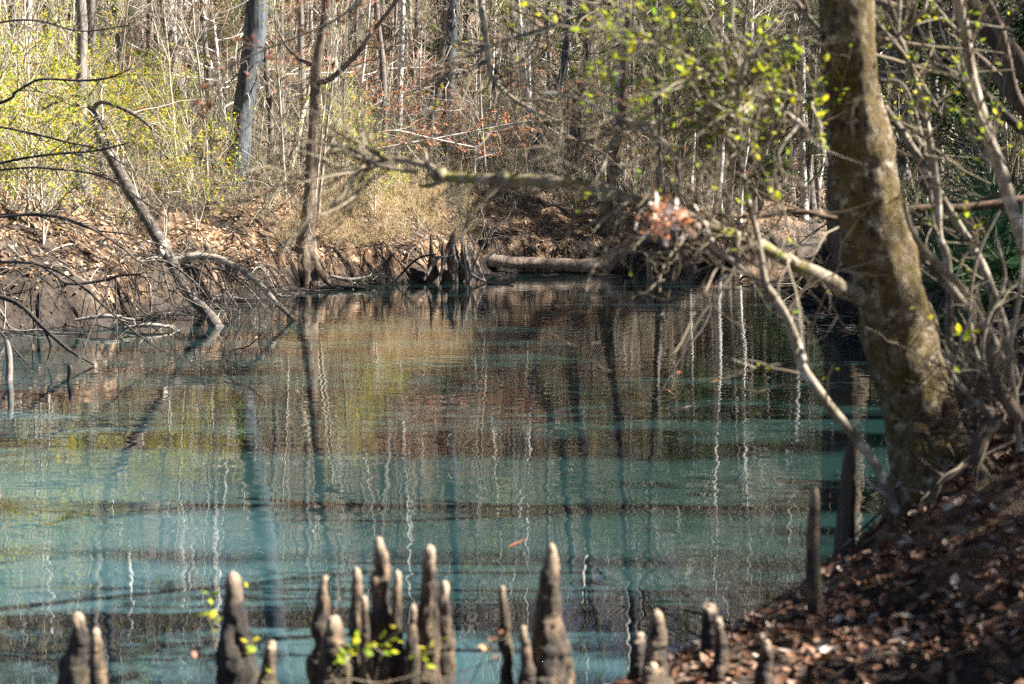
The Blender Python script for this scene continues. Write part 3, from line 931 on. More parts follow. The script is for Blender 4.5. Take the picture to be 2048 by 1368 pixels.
stem_thing('slender_sapling', P(2060, 560, 7.6), [
    [(2100, 640, 7.6, 30), (2042, 470, 7.6, 27), (2018, 395, 7.6, 26), (1994, 320, 7.6, 27), (1966, 240, 7.6, 24), (1944, 155, 7.6, 22), (1932, 69, 7.6, 20), (1918, 0, 7.6, 18), (1900, -180, 7.6, 14)],
    [(2000, 322, 7.6, 13), (1975, 270, 7.55, 12), (1945, 200, 7.55, 11), (1930, 160, 7.55, 9)]],
    'thick pale stem rising from the right edge beside the dark limbs', 'sapling', twigs=30, leaves=80, seed=44)
stem_thing('slender_sapling', P(2000, 690, 7.5), [
    [(2010, 745, 7.5, 15), (1966, 648, 7.5, 15), (1932, 585, 7.5, 15), (1884, 537, 7.5, 15), (1829, 475, 7.5, 14), (1805, 405, 7.5, 13), (1788, 375, 7.5, 12), (1770, 330, 7.5, 10)]],
    'thin pale stem running diagonally out from behind the big leaning trunk', 'sapling', twigs=8, seed=45)
stem_thing('slender_sapling', P(1963, 660, 7.7), [
    [(2000, 720, 7.7, 22), (1963, 640, 7.7, 22), (1925, 606, 7.7, 21), (1884, 555, 7.7, 20), (1846, 510, 7.7, 18), (1808, 458, 7.7, 15), (1780, 420, 7.7, 12)]],
    'thick brown leaning stem crossing just right of the big trunk at mid height', 'sapling', twigs=8, seed=46)
stem_thing('level_limb', P(2110, 390, 8.4), [
    [(2130, 388, 8.4, 24), (2048, 400, 8.4, 21), (1960, 412, 8.4, 17), (1900, 418, 8.4, 17), (1850, 416, 8.4, 15), (1800, 421, 8.4, 15), (1740, 432, 8.4, 14), (1690, 438, 8.4, 13), (1660, 436, 8.4, 13), (1610, 424, 8.4, 11), (1560, 427, 8.4, 11), (1505, 434, 8.4, 9), (1450, 432, 8.4, 7), (1410, 420, 8.4, 4)]],
    'reddish brown limb lying level behind the big leaning trunk', 'branch', mat='red_bark', twigs=14, seed=47, part='stem')
stem_thing('dark_tree', P(2260, 500, 9.5), [
    [(2280, 620, 10.3, 60), (2180, 380, 10.3, 52), (2100, 220, 10.3, 46), (2049, 140, 10.3, 42), (1984, 69, 10.3, 40), (1939, 20, 10.3, 42), (1880, -60, 10.3, 34), (1800, -200, 10.3, 24)],
    [(1950, 32, 10.3, 30), (1915, 36, 10.3, 32), (1860, 40, 10.4, 30), (1812, 27, 10.4, 28), (1747, 5, 10.5, 24), (1690, -20, 10.6, 16)],
    [(2110, 260, 10.2, 26), (2037, 205, 10.0, 22), (2000, 60, 9.8, 20), (1966, -10, 9.8, 18), (1940, -100, 9.8, 12)],
    [(2130, 300, 10.2, 24), (2040, 215, 10.3, 20), (1990, 150, 10.4, 18), (1953, 113, 10.5, 14), (1900, 70, 10.6, 8)]],
    'dark mossy limbs of a tree arching in at the top right corner', 'tree', mat='brown_bark', twigs=30, leaves=30, seed=48, part='trunk')
stem_thing('broken_branch', P(2060, 260, 8.6), [
    [(2080, 290, 8.6, 20), (2015, 234, 8.6, 17), (1984, 199, 8.6, 16), (1932, 165, 8.6, 14), (1891, 137, 8.6, 10), (1870, 130, 8.6, 5)]],
    'black dead branch slanting across the upper right stems', 'branch', mat='black_bark', twigs=6, seed=49, tmat='dark_twig')
for k, (rows, lab) in enumerate((
        ([(2025, 880, 7.1, 13), (1992, 800, 7.1, 13), (1965, 720, 7.1, 10), (1975, 640, 7.1, 8), (2010, 560, 7.1, 6), (1990, 470, 7.1, 5)], 'crooked shoot rising from the tangled base at the right edge'),
        ([(1995, 850, 6.9, 14), (1940, 790, 6.9, 12), (1905, 750, 6.9, 10), (1915, 700, 6.9, 8), (1950, 610, 6.9, 6)], 'low shoot curling up close behind the big tree base'),
        ([(2040, 900, 6.9, 16), (2030, 800, 6.9, 13), (2020, 700, 6.9, 11), (2040, 580, 6.9, 8), (2048, 400, 6.9, 6)], 'straight pale shoot at the far right edge'),
        ([(2010, 870, 7.3, 12), (1985, 770, 7.3, 11), (1950, 700, 7.3, 9), (1940, 600, 7.3, 7), (1960, 500, 7.3, 6), (2000, 420, 7.3, 4)], 'thin bent shoot in the middle of the right hand tangle'))):
    stem_thing('root_shoot', P(*rows[0][:3]), [rows], lab, 'shoot', twigs=10, tl=(.1, .35), seed=60 + k, n=34, leaves=10 if k == 1 else 0, lmat='lime_leaf')
stem_thing('root_tangle', P(1990, 860, 7.0), [
    [(2080, 830, 7.0, 60), (2035, 842, 7.0, 56), (1985, 838, 7.0, 48), (1950, 815, 7.0, 36), (1925, 770, 7.05, 22)], [(2040, 840, 6.9, 30), (2000, 780, 6.9, 28), (1985, 740, 6.9, 16)], [(1990, 840, 6.8, 30), (1960, 880, 6.8, 34), (1950, 930, 6.8, 26)]],
    'knotted woody root mass covered in shoots right of the big tree', 'roots', mat='brown_bark', twigs=60, tl=(0.1, 0.45), seed=66, part='root', kids=1.5)
# dark snag between the trunk and the water
stem_thing('dead_snag', P(1692, 1080, 7.7), [[(1688, 1120, 7.7, 44), (1690, 1060, 7.7, 40), (1696, 980, 7.7, 34), (1700, 920, 7.7, 28), (1706, 885, 7.7, 18), (1708, 872, 7.7, 4)]], 'dark broken snag standing at the water edge left of the big tree', 'snag', mat='brown_bark', part='trunk', n=40, sides=14)
stem_thing('fallen_stick', P(1800, 1020, 7.0), [[(1730, 960, 7.1, 8), (1790, 1000, 7.05, 9), (1850, 1030, 7.0, 10), (1890, 1056, 6.9, 7)]], 'pale dead stick lying at the foot of the big leaning tree', 'stick', mat='driftwood', part='stem', n=24)
stem_thing('fallen_stick', P(1850, 1180, 6.3), [[(1990, 1080, 6.5, 5), (1920, 1140, 6.4, 6), (1850, 1195, 6.3, 6), (1790, 1245, 6.2, 4)]], 'thin stick lying across the leaf litter of the near bank', 'stick', mat='driftwood', part='stem', n=24)

# ------------------------------------------------------------------ cypress knees
KN = [
    (152, 1225, 5.6, 44, 62, 'dark knobbly knee with a mossy collar at the far left', .34), (192, 1255, 5.5, 30, 46, 'smooth pale knee leaning on the dark knobbly one at far left', .1),
    (465, 1142, 5.5, 28, 86, 'broad dark knee with a rounded tip standing alone on the left', .22), (545, 1280, 5.4, 32, 46, 'short smooth brown knee right of the broad dark one', .08),
    (650, 1150, 5.7, 26, 66, 'narrow topped knee behind the stout one left of centre', .15), (669, 1230, 5.3, 36, 84, 'stout front knee with a reddish tip left of centre', .14),
    (711, 1133, 5.9, 26, 50, 'rough knee just left of the tallest one in the central clump', .2), (756, 1072, 5.7, 26, 70, 'tallest ragged knee with moss in the central clump', .24),
    (794, 1140, 5.75, 20, 40, 'slim pointed knee just right of the tallest ragged one', .08), (727, 1190, 5.5, 20, 34, 'small thin knee in front of the rough one', .08),
    (826, 1207, 5.5, 20, 38, 'short slim knee at the foot of the tall pale tipped one', .08), (858, 1088, 5.65, 34, 80, 'tall thick knee with a pale pinched tip and a yellow leaf', .1),
    (888, 1160, 5.75, 26, 50, 'knee pressed against the right side of the tall thick one', .12), (1005, 1170, 5.6, 20, 38, 'thin knee standing left of the largest cone', .1),
    (1048, 1250, 5.4, 24, 44, 'low knee touching the foot of the largest cone', .08), (1102, 1085, 5.5, 26, 112, 'largest cone shaped knee with a pink tip and green moss', .1),
    (1284, 1264, 5.9, 34, 48, 'black knee behind the stepped brown one', .15), (1312, 1218, 5.7, 30, 66, 'stepped brown knee with a rounded shoulder right of centre', .14),
    (1302, 1325, 5.4, 32, 46, 'very low blunt knee in front of the stepped brown one', .06), (1420, 1208, 6.2, 44, 76, 'wide black knee behind a slim sunlit one', .2),
    (1440, 1235, 5.8, 24, 46, 'slim sunlit knee in front of the wide black one', .1), (1532, 1278, 5.6, 28, 50, 'short smooth sunlit knee furthest right on the open mud', .07),
    (1955, 1250, 5.6, 16, 30, 'small dim knee on the leaf litter at lower right', .08), (1964, 1003, 6.9, 18, 34, 'tiny dim knee high on the shaded bank', .08),
]


def make_knee(i, tx, ty, Y, wt, wb, label, lump, base_y=None):
    rng = np.random.default_rng(300 + i)
    tip = P(tx, ty, Y)
    gx = tip[0] + rng.normal() * 0.02
    gz = float(ground(gx, Y)) - 0.06
    H = tip[2] - gz
    o = bpy.data.objects.new('cypress_knee', None)
    K, S = 70, 36
    t = np.linspace(0, 1, K)
    rt, rb = W(wt, Y) * 0.52, W(wb, Y) * 0.86
    zb = (tip[2] - P(tx, 1368, Y)[2]) / H                     # share of the height that the picture shows
    zb = min(max(zb, 0.3), 1.4)
    s = 1 - t                                                # distance below the tip, 0..1
    prof = rt + (rb - rt) * np.clip(s / zb, 0, 2.5) ** 0.8
    cap = np.sqrt(np.clip(1 - np.clip(1 - s * H / (rt * 1.5), 0, 1) ** 2, 0.0, 1))
    step = 1 + 0.16 * vnoise(np.column_stack([t * H * 13, np.full(K, i * 7.3), np.zeros(K)]), 1.0, i) + 0.08 * vnoise(np.column_stack([t * H * 34, np.full(K, i * 3.1), np.zeros(K)]), 1.0, i)
    R = np.maximum(prof * cap * step, 0.001)
    bend = np.cumsum(rng.normal(size=(K, 2)), 0) * 0.0016
    bend = bend - bend[-1]
    lean = rng.normal(size=2) * 0.05 * H
    path = np.column_stack([bend[:, 0] + s * lean[0] * 0.5, bend[:, 1] + s * lean[1], t * H])
    m = MB()
    sh = rng.uniform(0, 99, 3)
    m.tubes(path, R, S, 0, True, lambda q: vnoise((q + sh) * np.array((1, 1, .5)), 11, i) * lump * 1.6 + vnoise((q + sh) * np.array((1.3, 1.3, .3)), 22, i + 7) * 0.1 + vnoise((q + sh) * np.array((1, 1, .35)), 34, i + 1) * (.1 + lump * 0.9) + vnoise((q + sh) * np.array((1, 1, .5)), 75, i + 2) * (.07 + lump * 0.4))
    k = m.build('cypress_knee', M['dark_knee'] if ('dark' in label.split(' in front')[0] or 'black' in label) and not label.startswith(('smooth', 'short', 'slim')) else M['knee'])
    k.location = (tip[0], tip[1], gz)
    bpy.data.objects.remove(o)
    return tag(k, label, 'cypress knee', 'cypress knees along the near shore')


for i, a in enumerate(KN):
    make_knee(i, *a)
for i, (rows, lab) in enumerate((([(1636, 1300, 6.35, 40), (1632, 1240, 6.35, 32), (1626, 1130, 6.35, 27), (1628, 1030, 6.35, 24), (1630, 990, 6.35, 18), (1631, 972, 6.35, 4)], 'tall thin dark knee like a post at the foot of the bank'),)):
    m, _ = limb_mb(rows, 60, 20, 0.16, seed=77, freq=14)
    k = m.build('cypress_knee', M['knee'])
    tag(k, lab, 'cypress knee', 'cypress knees along the near shore')

# sprouts, leaves and a few dead stalks among the knees
def sprout(rows_list, label, seed, n, mat='lime_leaf', size=0.05, smat='near_twig', rad=0.0022):
    rng = np.random.default_rng(seed)
    o = empty('greenbrier_sprout' if mat == 'lime_leaf' else 'withered_stalk', P(*rows_list[0][0][:3]), label, 'plant')
    paths = [spline([P(*r) for r in rows], 14) for rows in rows_list]
    PP = np.stack(paths)
    R = np.full(PP.shape[:2], rad)
    m = MB()
    m.tubes(PP, R, 6)
    local(m, o).build('stem', M[smat], o)
    C, A, B = leaf_at(rng, (PP, R), n, size, (0.35, 1), 0.7, 0.75, 0.02)
    m = MB()
    m.curled(C, A, B, norm(np.cross(A, B)) * size * 0.2)
    local(m, o).build('leaves', M[mat], o)['kind'] = 'stuff'


sprout([[(440, 1340, 5.7), (425, 1260, 5.7), (412, 1210, 5.7), (440, 1165, 5.7)], [(440, 1340, 5.7), (455, 1230, 5.75), (470, 1170, 5.8), (490, 1165, 5.8)]], 'leafy green sprig beside the broad dark knee', 81, 12)
sprout([[(745, 1380, 5.3), (760, 1320, 5.25), (775, 1280, 5.25), (800, 1262, 5.25)], [(745, 1380, 5.3), (725, 1320, 5.25), (735, 1290, 5.25), (770, 1310, 5.2)], [(790, 1385, 5.3), (830, 1335, 5.25), (850, 1310, 5.25), (900, 1290, 5.25)], [(700, 1380, 5.3), (705, 1330, 5.25), (690, 1300, 5.25), (720, 1290, 5.25)]], 'tangle of green sprouts at the foot of the central knees', 82, 34, size=0.04)
sprout([[(425, 1350, 5.5), (410, 1320, 5.5), (392, 1290, 5.5), (372, 1262, 5.5)], [(425, 1350, 5.5), (405, 1325, 5.5), (385, 1300, 5.5), (378, 1290, 5.5)]], 'withered stalk with a curled brown leaf left of the broad dark knee', 83, 5, 'rust_leaf', 0.04)
sprout([[(940, 1368, 5.4), (965, 1320, 5.4), (985, 1285, 5.4), (1020, 1275, 5.4)], [(1010, 1375, 5.4), (985, 1330, 5.4), (978, 1290, 5.4), (1000, 1270, 5.4)]], 'withered stalk with pinkish dead leaves beside the thin knee', 84, 7, 'orange_leaf', 0.04)
sprout([[(500, 1375, 5.35), (515, 1330, 5.35), (505, 1300, 5.35), (515, 1275, 5.35)]], 'small yellow sprig at the right foot of the broad dark knee', 85, 6, 'lime_leaf', 0.045)
sprout([[(820, 1360, 5.2), (850, 1345, 5.2), (880, 1355, 5.2), (940, 1340, 5.2)], [(650, 1365, 5.2), (700, 1358, 5.2), (760, 1366, 5.2), (830, 1350, 5.2)]], 'dry straw stems lying over the base of the central knees', 86, 4, 'rust_leaf', 0.03)
sprout([[(1930, 700, 7.0), (1935, 670, 7.0), (1925, 660, 7.0), (1910, 664, 7.0)], [(1930, 700, 7.0), (1940, 680, 7.0), (1945, 668, 7.0), (1938, 660, 7.0)]], 'bright lime sprig glowing beside the root tangle', 87, 14, 'lime_leaf', 0.045)


# ------------------------------------------------------------------ trees of the right bank, most unseen and added for the shade they cast
rng = np.random.default_rng(51)
for x, y, sxy, sz in ((22, 5.55, .55, 1.75), (22, 8.1, .5, 1.7), (22, 9.6, .6, 1.75), (22, 12.5, 1.4, 1.75), (22.5, 14.6, 0.6, 1.7), (21, 16.0, 1.5, 1.75), (23, 18.4, 1.7, 1.7), (21, 21.4, 1.6, 1.7), (22, 24, 1.8, 1.75), (23, 27.4, 1.8, 1.6), (24, 31, 1.7, 1.7), (24, 34.5, 1.7, 1.7), (26, 39, 1.8, 1.6)):  # unseen cedars, shaped and spaced to cast bands of shade on the water
    o = plant('cedar', x, y, rng, var=0 if sxy > 1 else 1)
    o.scale = (sxy, sxy, sz)
for x, y, h in ((9.8, 4.1, 6.9), (9.6, 5.5, 7.3), (9.2, 5.0, 6.9), (8.6, 6.6, 7.2), (9.0, 7.4, 8.4), (9.9, 7.0, 9.0), (9.4, 6.3, 8.0), (10.6, 6.0, 8.4), (10.2, 6.7, 8.5), (10.8, 7.1, 9.0), (11.2, 8.1, 9.0), (11.8, 9.2, 9.0), (7.2, 11, 5.6)):  # unseen evergreens added to shade the near bank and the trunk base
    o = plant('evergreen', x, y, rng, var=0)
    z = (h - o.location[2]) / 10.0
    o.scale = (z * 0.95, z * 0.95, z)
for x, y, h in ((4.8, 5.2, 3.7), (5.1, 4.7, 3.8), (5.0, 4.9, 3.7), (5.3, 5.4, 3.9), (5.0, 5.9, 3.6), (5.2, 6.5, 3.6), (5.4, 7.1, 3.8), (5.2, 7.9, 3.8), (5.6, 4.2, 3.5), (5.9, 5.0, 3.8), (6.0, 6.0, 3.9)):  # unseen evergreen bushes added as closer blockers to shade the near bank
    o = plant('evergreen', x, y, rng, var=0, label=None)
    z = (h - o.location[2]) / 10.0
    o.scale = (z * 1.25, z * 1.25, z)
for x, y, h in ((17.5, 47.2, 12.5), (20, 49.6, 17), (18, 51.5, 17), (22, 53, 19), (20, 55.8, 18)):
    o = plant('evergreen', x, y, rng, var=1)
    z = h / 13.0
    o.scale = (z, z, z)
for y in np.arange(15, 47, 1.9):
    xs = np.interp(y, SHORE[7:16, 1], SHORE[7:16, 0])
    k = ('evergreen', 'grey', 'green', 'evergreen', 'sapling')[int(rng.integers(5))]
    plant(k, xs + rng.uniform(2.5, 6), y, rng, rng.uniform(0.7, 1.0) if k in ('grey', 'evergreen') else rng.uniform(0.9, 1.2))

# ------------------------------------------------------------------ the left bank
far = dict(rlim=(0.005, 0.016), tl=(0.5, 1.8), tmat='twig')
stem_thing('leaning_dead_tree', P(433, 652, 26.8), [
    [(445, 668, 26.8, 26), (433, 652, 26.9, 24), (412, 623, 27.2, 22), (371, 582, 27.7, 21), (344, 524, 28.2, 24), (323, 486, 28.6, 24), (292, 434, 29.1, 23), (261, 385, 29.6, 24), (234, 333, 30.0, 23), (206, 282, 30.4, 21), (192, 240, 30.7, 19), (181, 205, 31, 14), (178, 190, 31, 5)],
    [(185, 215, 30.9, 10), (210, 205, 30.7, 8), (270, 230, 30.4, 7), (320, 270, 30.2, 4)], [(181, 208, 31, 9), (150, 190, 31, 7), (90, 215, 31, 6), (20, 240, 31, 4)], [(440, 650, 27, 12), (425, 630, 27.4, 12), (395, 612, 27.8, 10)]],
    'pale grey tree leaning far out from the left bank with its foot in the water', 'tree', mat='dead_bark', twigs=46, seed=201, part='trunk', sides=12, grav=-0.08, **far)
stem_thing('arching_tree', P(327, 508, 28.3), [
    [(318, 495, 28.3, 10), (330, 512, 28.3, 15), (352, 520, 28.3, 15), (388, 512, 28.3, 15), (420, 514, 28.3, 14), (447, 521, 28.3, 14), (481, 538, 28.3, 13), (516, 565, 28.3, 12), (550, 603, 28.3, 11), (589, 640, 28.4, 9), (600, 650, 28.4, 7)]],
    'thin bare trunk arching from the leaning dead tree down into the water', 'tree', mat='sapling_bark', twigs=44, seed=202, part='trunk', grav=-0.12, kids=3, rlim=(0.004, 0.01), tl=(0.3, 1.2), tmat='bank_twig')
for k in range(3):
    bx, by, Y = ((345, 530, 27.8), (400, 540, 28.0), (455, 545, 28.2))[k]
    stem_thing('drooping_branch', P(bx, by, Y), [[(bx - 30, by - 10, Y, 7), (bx, by, Y, 6), (bx + 50, by + 40, Y - .3, 4), (bx + 80, by + 80, Y - .5, 3)], [(bx - 20, by, Y, 6), (bx - 10, by + 40, Y - .3, 4), (bx + 5, by + 95, Y - .5, 3)]],
               ('tangle of grey twigs hanging under the knee of the leaning dead tree', 'mass of fine dead twigs drooping to the water below the arching trunk', 'loose grey twigs drooping from the middle of the arching trunk')[k], 'branch', mat='dead_bark', twigs=40, seed=205 + k, part='stem', n=20, kids=3, grav=-0.1, rlim=(0.003, 0.008), tl=(0.4, 1.3), tmat='bank_twig', sides=5)

# cypress with flared roots at the water
cyp = [[(652, -420, 40.6, 8), (655, -200, 40.6, 12), (653, 0, 40.6, 17), (650, 34, 40.6, 17), (636, 113, 40.6, 18), (631, 165, 40.7, 20), (629, 206, 40.7, 19), (625, 275, 40.7, 20), (622, 344, 40.7, 22), (619, 400, 40.6, 25), (616, 445, 40.5, 30), (613, 485, 40.4, 38), (611, 510, 40.3, 50), (610, 535, 40.2, 62), (610, 560, 40.2, 66)]]
o = stem_thing('cypress_tree', P(611, 560, 40.3), cyp + [[(632, 166, 40.7, 13), (660, 158, 40.6, 11), (690, 132, 40.5, 10), (720, 100, 40.4, 10), (748, 60, 40.3, 9), (790, 5, 40.2, 8), (840, -80, 40, 6)], [(622, 130, 40.7, 9), (600, 118, 40.8, 7), (575, 95, 40.9, 6), (555, 60, 41, 4)], [(620, 345, 40.7, 6), (570, 365, 40.2, 5), (520, 390, 39.8, 4), (480, 405, 39.5, 3)]],
    'brown cypress with flared buttress roots standing alone at the water edge', 'tree', mat='cypress_bark', twigs=70, seed=211, part='trunk', sides=18, n=90, **far)
rt = [[(606, 500, 40.3, 24), (597, 525, 40.2, 22), (585, 545, 40.1, 16), (560, 560, 40, 10), (530, 572, 39.9, 6)], [(612, 500, 40.1, 22), (611, 530, 39.9, 20), (613, 560, 39.7, 14), (612, 585, 39.5, 8)], [(618, 500, 40.2, 24), (630, 530, 40, 20), (645, 552, 39.9, 16), (660, 570, 39.8, 8)], [(600, 520, 40.2, 14), (580, 530, 40.1, 12), (545, 535, 40, 8), (500, 545, 40, 5)]]
for i, rows in enumerate(rt):
    m, _ = limb_mb(rows, 24, 10, 0.15, seed=213 + i, freq=4)
    local(m, o).build('root', M['cypress_bark'], o)

# big trunks one can tell apart, from left to right: rows of (px, py, depth, width)
TR = [
    ('pale_trunk_tree', [(403, -500, 60, 14), (402, -100, 60, 22), (401, 40, 60, 24), (399, 140, 60, 25), (397, 240, 60, 27), (396, 330, 59.6, 34)], 'pale_bark', 'thick white barked trunk lit from the right above the yellow shrubs'),
    ('dark_trunk_tree', [(385, -300, 63, 14), (383, 60, 63, 16), (380, 240, 63, 18), (378, 330, 63, 22)], 'brown_bark', 'brown trunk half hidden behind the thick white one'),
    ('dark_trunk_tree', [(545, -520, 47.5, 34), (528, -140, 47.2, 40), (515, 0, 47, 43), (508, 86, 47, 43), (498, 150, 47, 42), (489, 206, 47, 41), (480, 285, 47, 43), (474, 350, 47, 48), (470, 400, 47, 62)], 'shade_blue_bark', 'massive blue black leaning trunk left of the cypress'),
    ('pale_trunk_tree', [(548, -400, 62, 16), (541, 60, 62, 20), (538, 180, 62, 22), (536, 290, 62, 24)], 'grey_bark', 'grey trunk just right of the massive blue black one'),
    ('leaning_sapling', [(640, 40, 50, 7), (618, 180, 49.5, 9), (607, 220, 49.4, 10), (590, 300, 49, 12), (572, 370, 48.6, 13), (560, 400, 48.4, 14)], 'sapling_bark', 'thin brown trunk leaning right beside the cypress'),
    ('pale_trunk_tree', [(812, -450, 58, 8), (806, 0, 58, 9), (802, 120, 58, 11), (799, 200, 58, 12), (798, 290, 58, 13)], 'pale_bark', 'slender white trunk right of the cypress top branch'),
    ('dark_trunk_tree', [(918, -500, 57, 16), (906, 0, 57, 22), (901, 120, 57, 23), (895, 220, 57, 24), (890, 330, 57, 26), (886, 400, 57, 30)], 'shade_blue_bark', 'straight blue grey trunk behind the stump'),
    ('pale_trunk_tree', [(1052, -500, 64, 6), (1055, 0, 64, 7), (1057, 120, 64, 8), (1060, 260, 64, 8), (1062, 370, 64, 9)], 'pale_bark', 'very thin white trunk in the middle of the far wood'),
    ('leaning_dark_tree', [(1150, -120, 58, 10), (1128, 120, 58, 12), (1110, 190, 58, 15), (1085, 260, 58, 18), (1062, 320, 58, 20), (1040, 380, 58, 24)], 'shade_blue_bark', 'crooked blue grey tree leaning right in the middle of the far wood'),
    ('pale_trunk_tree', [(1285, -600, 60, 8), (1250, 0, 60, 12), (1245, 60, 60, 12), (1238, 150, 60, 13), (1233, 230, 60, 13), (1228, 330, 60, 14)], 'pale_bark', 'long white slightly leaning trunk with a blue shadowed neighbour'),
    ('dark_trunk_tree', [(1300, -600, 61, 12), (1262, 0, 61, 15), (1252, 100, 61, 16), (1240, 220, 61, 18), (1225, 330, 61, 20)], 'shade_blue_bark', 'blue shadowed trunk touching the long white one'),
    ('pale_trunk_tree', [(1178, -500, 68, 8), (1170, 100, 68, 12), (1166, 220, 68, 16), (1162, 320, 68, 18)], 'pale_bark', 'short looking chalky trunk left of the long white one'),
    ('dark_trunk_tree', [(1265, -100, 54, 12), (1245, 200, 54, 16), (1228, 330, 54, 20), (1212, 420, 53.6, 24), (1205, 470, 53.4, 30)], 'brown_bark', 'dark brown trunk growing on the far bank behind the fallen log'),
    ('dark_trunk_tree', [(1690, -700, 33.5, 60), (1694, -200, 33.6, 74), (1698, 200, 33.8, 84), (1700, 450, 34, 90), (1702, 560, 34, 104), (1702, 610, 34, 128)], 'brown_bark', 'massive tree at the water edge hidden behind the big leaning one'),
    ('pale_trunk_tree', [(1786, -400, 40, 12), (1784, 150, 40, 16), (1783, 330, 40, 18), (1782, 470, 40, 22)], 'grey_bark', 'straight grey trunk seen just right of the big leaning tree'),
    ('dark_trunk_tree', [(1830, -300, 30, 14), (1836, 200, 30, 18), (1850, 360, 30, 24), (1862, 440, 30, 30)], 'black_bark', 'short black leaning trunk behind the pale stems at right'),
    ('pale_trunk_tree', [(150, -400, 46, 6), (146, 60, 46, 7), (141, 200, 46, 8), (138, 330, 46, 9)], 'sapling_bark', 'slim cream trunk rising out of the yellow shrubs at the far left'),
    ('pale_trunk_tree', [(60, -300, 44, 9), (58, 100, 44, 11), (62, 260, 44, 12), (66, 350, 44, 13)], 'pale_bark', 'white trunk nearest the left edge of the wood'),
]
for k, (nm, rows, mt, lab) in enumerate(TR):
    Y = rows[-1][2]
    bx = rows[-1][0]
    base = P(*rows[-1][:3])
    gz = float(ground(base[0], base[1]))
    if gz < base[2] - 0.05:                                   # run the foot down into the soil
        w0 = rows[-1][3]
        yb = YH + (CAM_H - gz + 0.3) * FPX / Y
        rows = rows + [(bx - 2, yb, Y, w0 * 1.15)]
    stem_thing(nm, base, [rows], lab, 'tree', mat=mt, twigs=26, seed=230 + k, part='trunk', sides=14, n=60, rlim=(0.008, 0.03), tl=(0.8, 2.6), tmat='pale_twig' if 'pale' in mt else 'twig', tt=(0.1, 0.75))

stem_thing('beech_tree', P(705, 400, 50), [[(704, 430, 50, 9), (705, 395, 50, 8), (712, 300, 50, 7), (722, 180, 50, 6), (735, 60, 50, 5), (745, -80, 50, 3)], [(712, 305, 50, 5), (800, 290, 49.9, 5), (900, 272, 49.8, 4), (1000, 252, 49.7, 3), (1068, 240, 49.6, 2)], [(714, 290, 50, 5), (780, 262, 49.5, 4), (860, 276, 49.2, 3), (950, 295, 49, 2)], [(718, 230, 50, 4), (790, 190, 50, 3), (870, 172, 50, 2)]],
           'slim beech holding out level sprays of orange leaves behind the mossy branch', 'tree', mat='pale_bark', twigs=110, leaves=1500, lmat='orange_leaf', lsize=0.12, seed=256, part='trunk', rlim=(.004, .01), tl=(.4, 1.4), tmat='pale_twig', up=0.0, kids=2, tt=(0.1, 1), sides=8)

# ------------------------------------------------------------------ dark branches of a tree left of the frame, their shade put into black bark
OV = [[(-420, 300, 23.5, 20), (-200, 262, 23, 15), (0, 206, 22.6, 8), (30, 185, 22.5, 7), (52, 172, 22.5, 7), (86, 158, 22.4, 6), (165, 161, 22.4, 6), (220, 155, 22.3, 5), (260, 138, 22.3, 3)],
      [(-420, 380, 23.5, 16), (-100, 345, 22.6, 9), (0, 326, 22.4, 7), (69, 313, 22.4, 6), (137, 306, 22.3, 6), (189, 302, 22.3, 5), (260, 285, 22.3, 3)],
      [(-420, 280, 23.5, 14), (-100, 240, 22.6, 8), (0, 254, 22.4, 6), (69, 268, 22.4, 6), (137, 285, 22.3, 5), (192, 297, 22.3, 4), (250, 330, 22.2, 3)],
      [(-420, 390, 23.5, 12), (0, 340, 22.4, 6), (103, 338, 22.3, 5), (206, 354, 22.2, 5), (292, 406, 22, 4), (340, 440, 22, 2)],
      [(-420, 470, 23.5, 14), (-100, 432, 22.6, 9), (0, 430, 22.4, 7), (69, 430, 22.3, 7), (120, 436, 22.2, 6), (189, 460, 22.1, 5), (260, 470, 22, 4), (330, 500, 22, 3)],
      [(-420, 480, 23.5, 12), (0, 434, 22.2, 7), (103, 431, 22, 6), (172, 452, 21.8, 6), (240, 492, 21.6, 5), (285, 527, 21.5, 4), (380, 560, 21.4, 2)],
      [(-420, 560, 23.5, 20), (-100, 522, 22.6, 11), (0, 524, 22.2, 8), (69, 527, 22, 8), (103, 544, 22, 8), (137, 567, 22, 9), (206, 561, 22, 8), (240, 551, 22, 7), (282, 548, 22, 4)],
      [(69, 527, 22, 7), (120, 545, 21.8, 6), (172, 579, 21.6, 6), (220, 623, 21.4, 6), (275, 668, 21.2, 5), (309, 692, 21, 4), (364, 721, 20.9, 3)],
      [(-420, 160, 23.5, 12), (-60, 60, 22.6, 6), (60, 40, 22.4, 5), (160, 62, 22.3, 4), (260, 50, 22.2, 3)]]
OV = [[(a, b, c, d * 0.78) for a, b, c, d in q] for q in OV]
o = stem_thing('overhanging_tree', P(-420, 640, 23.5), [[(-425, 660, 23.5, 60), (-420, 500, 23.5, 48), (-420, 300, 23.5, 40), (-410, 100, 23.5, 34), (-400, -200, 23.5, 24)]] + OV,
    'black bare branches of a tree reaching in from the left edge over the bank', 'tree', mat='black_bark', twigs=130, seed=260, part='trunk', n=44, sides=7, rlim=(0.003, 0.009), tl=(0.4, 1.5), tmat='dark_twig', kids=2.5, tt=(0.35, 1))
stem_thing('fallen_branch', P(86, 654, 20.5), [[(-40, 585, 21.5, 12), (34, 606, 21, 10), (86, 654, 20.6, 9), (137, 699, 20.2, 7), (187, 729, 20, 4)], [(86, 654, 20.6, 5), (100, 690, 20.4, 3), (95, 720, 20.3, 2)]], 'black fallen branch slanting into the water at the left', 'branch', mat='black_bark', twigs=14, seed=262, n=24, sides=7, rlim=(.003, .007), tmat='dark_twig')
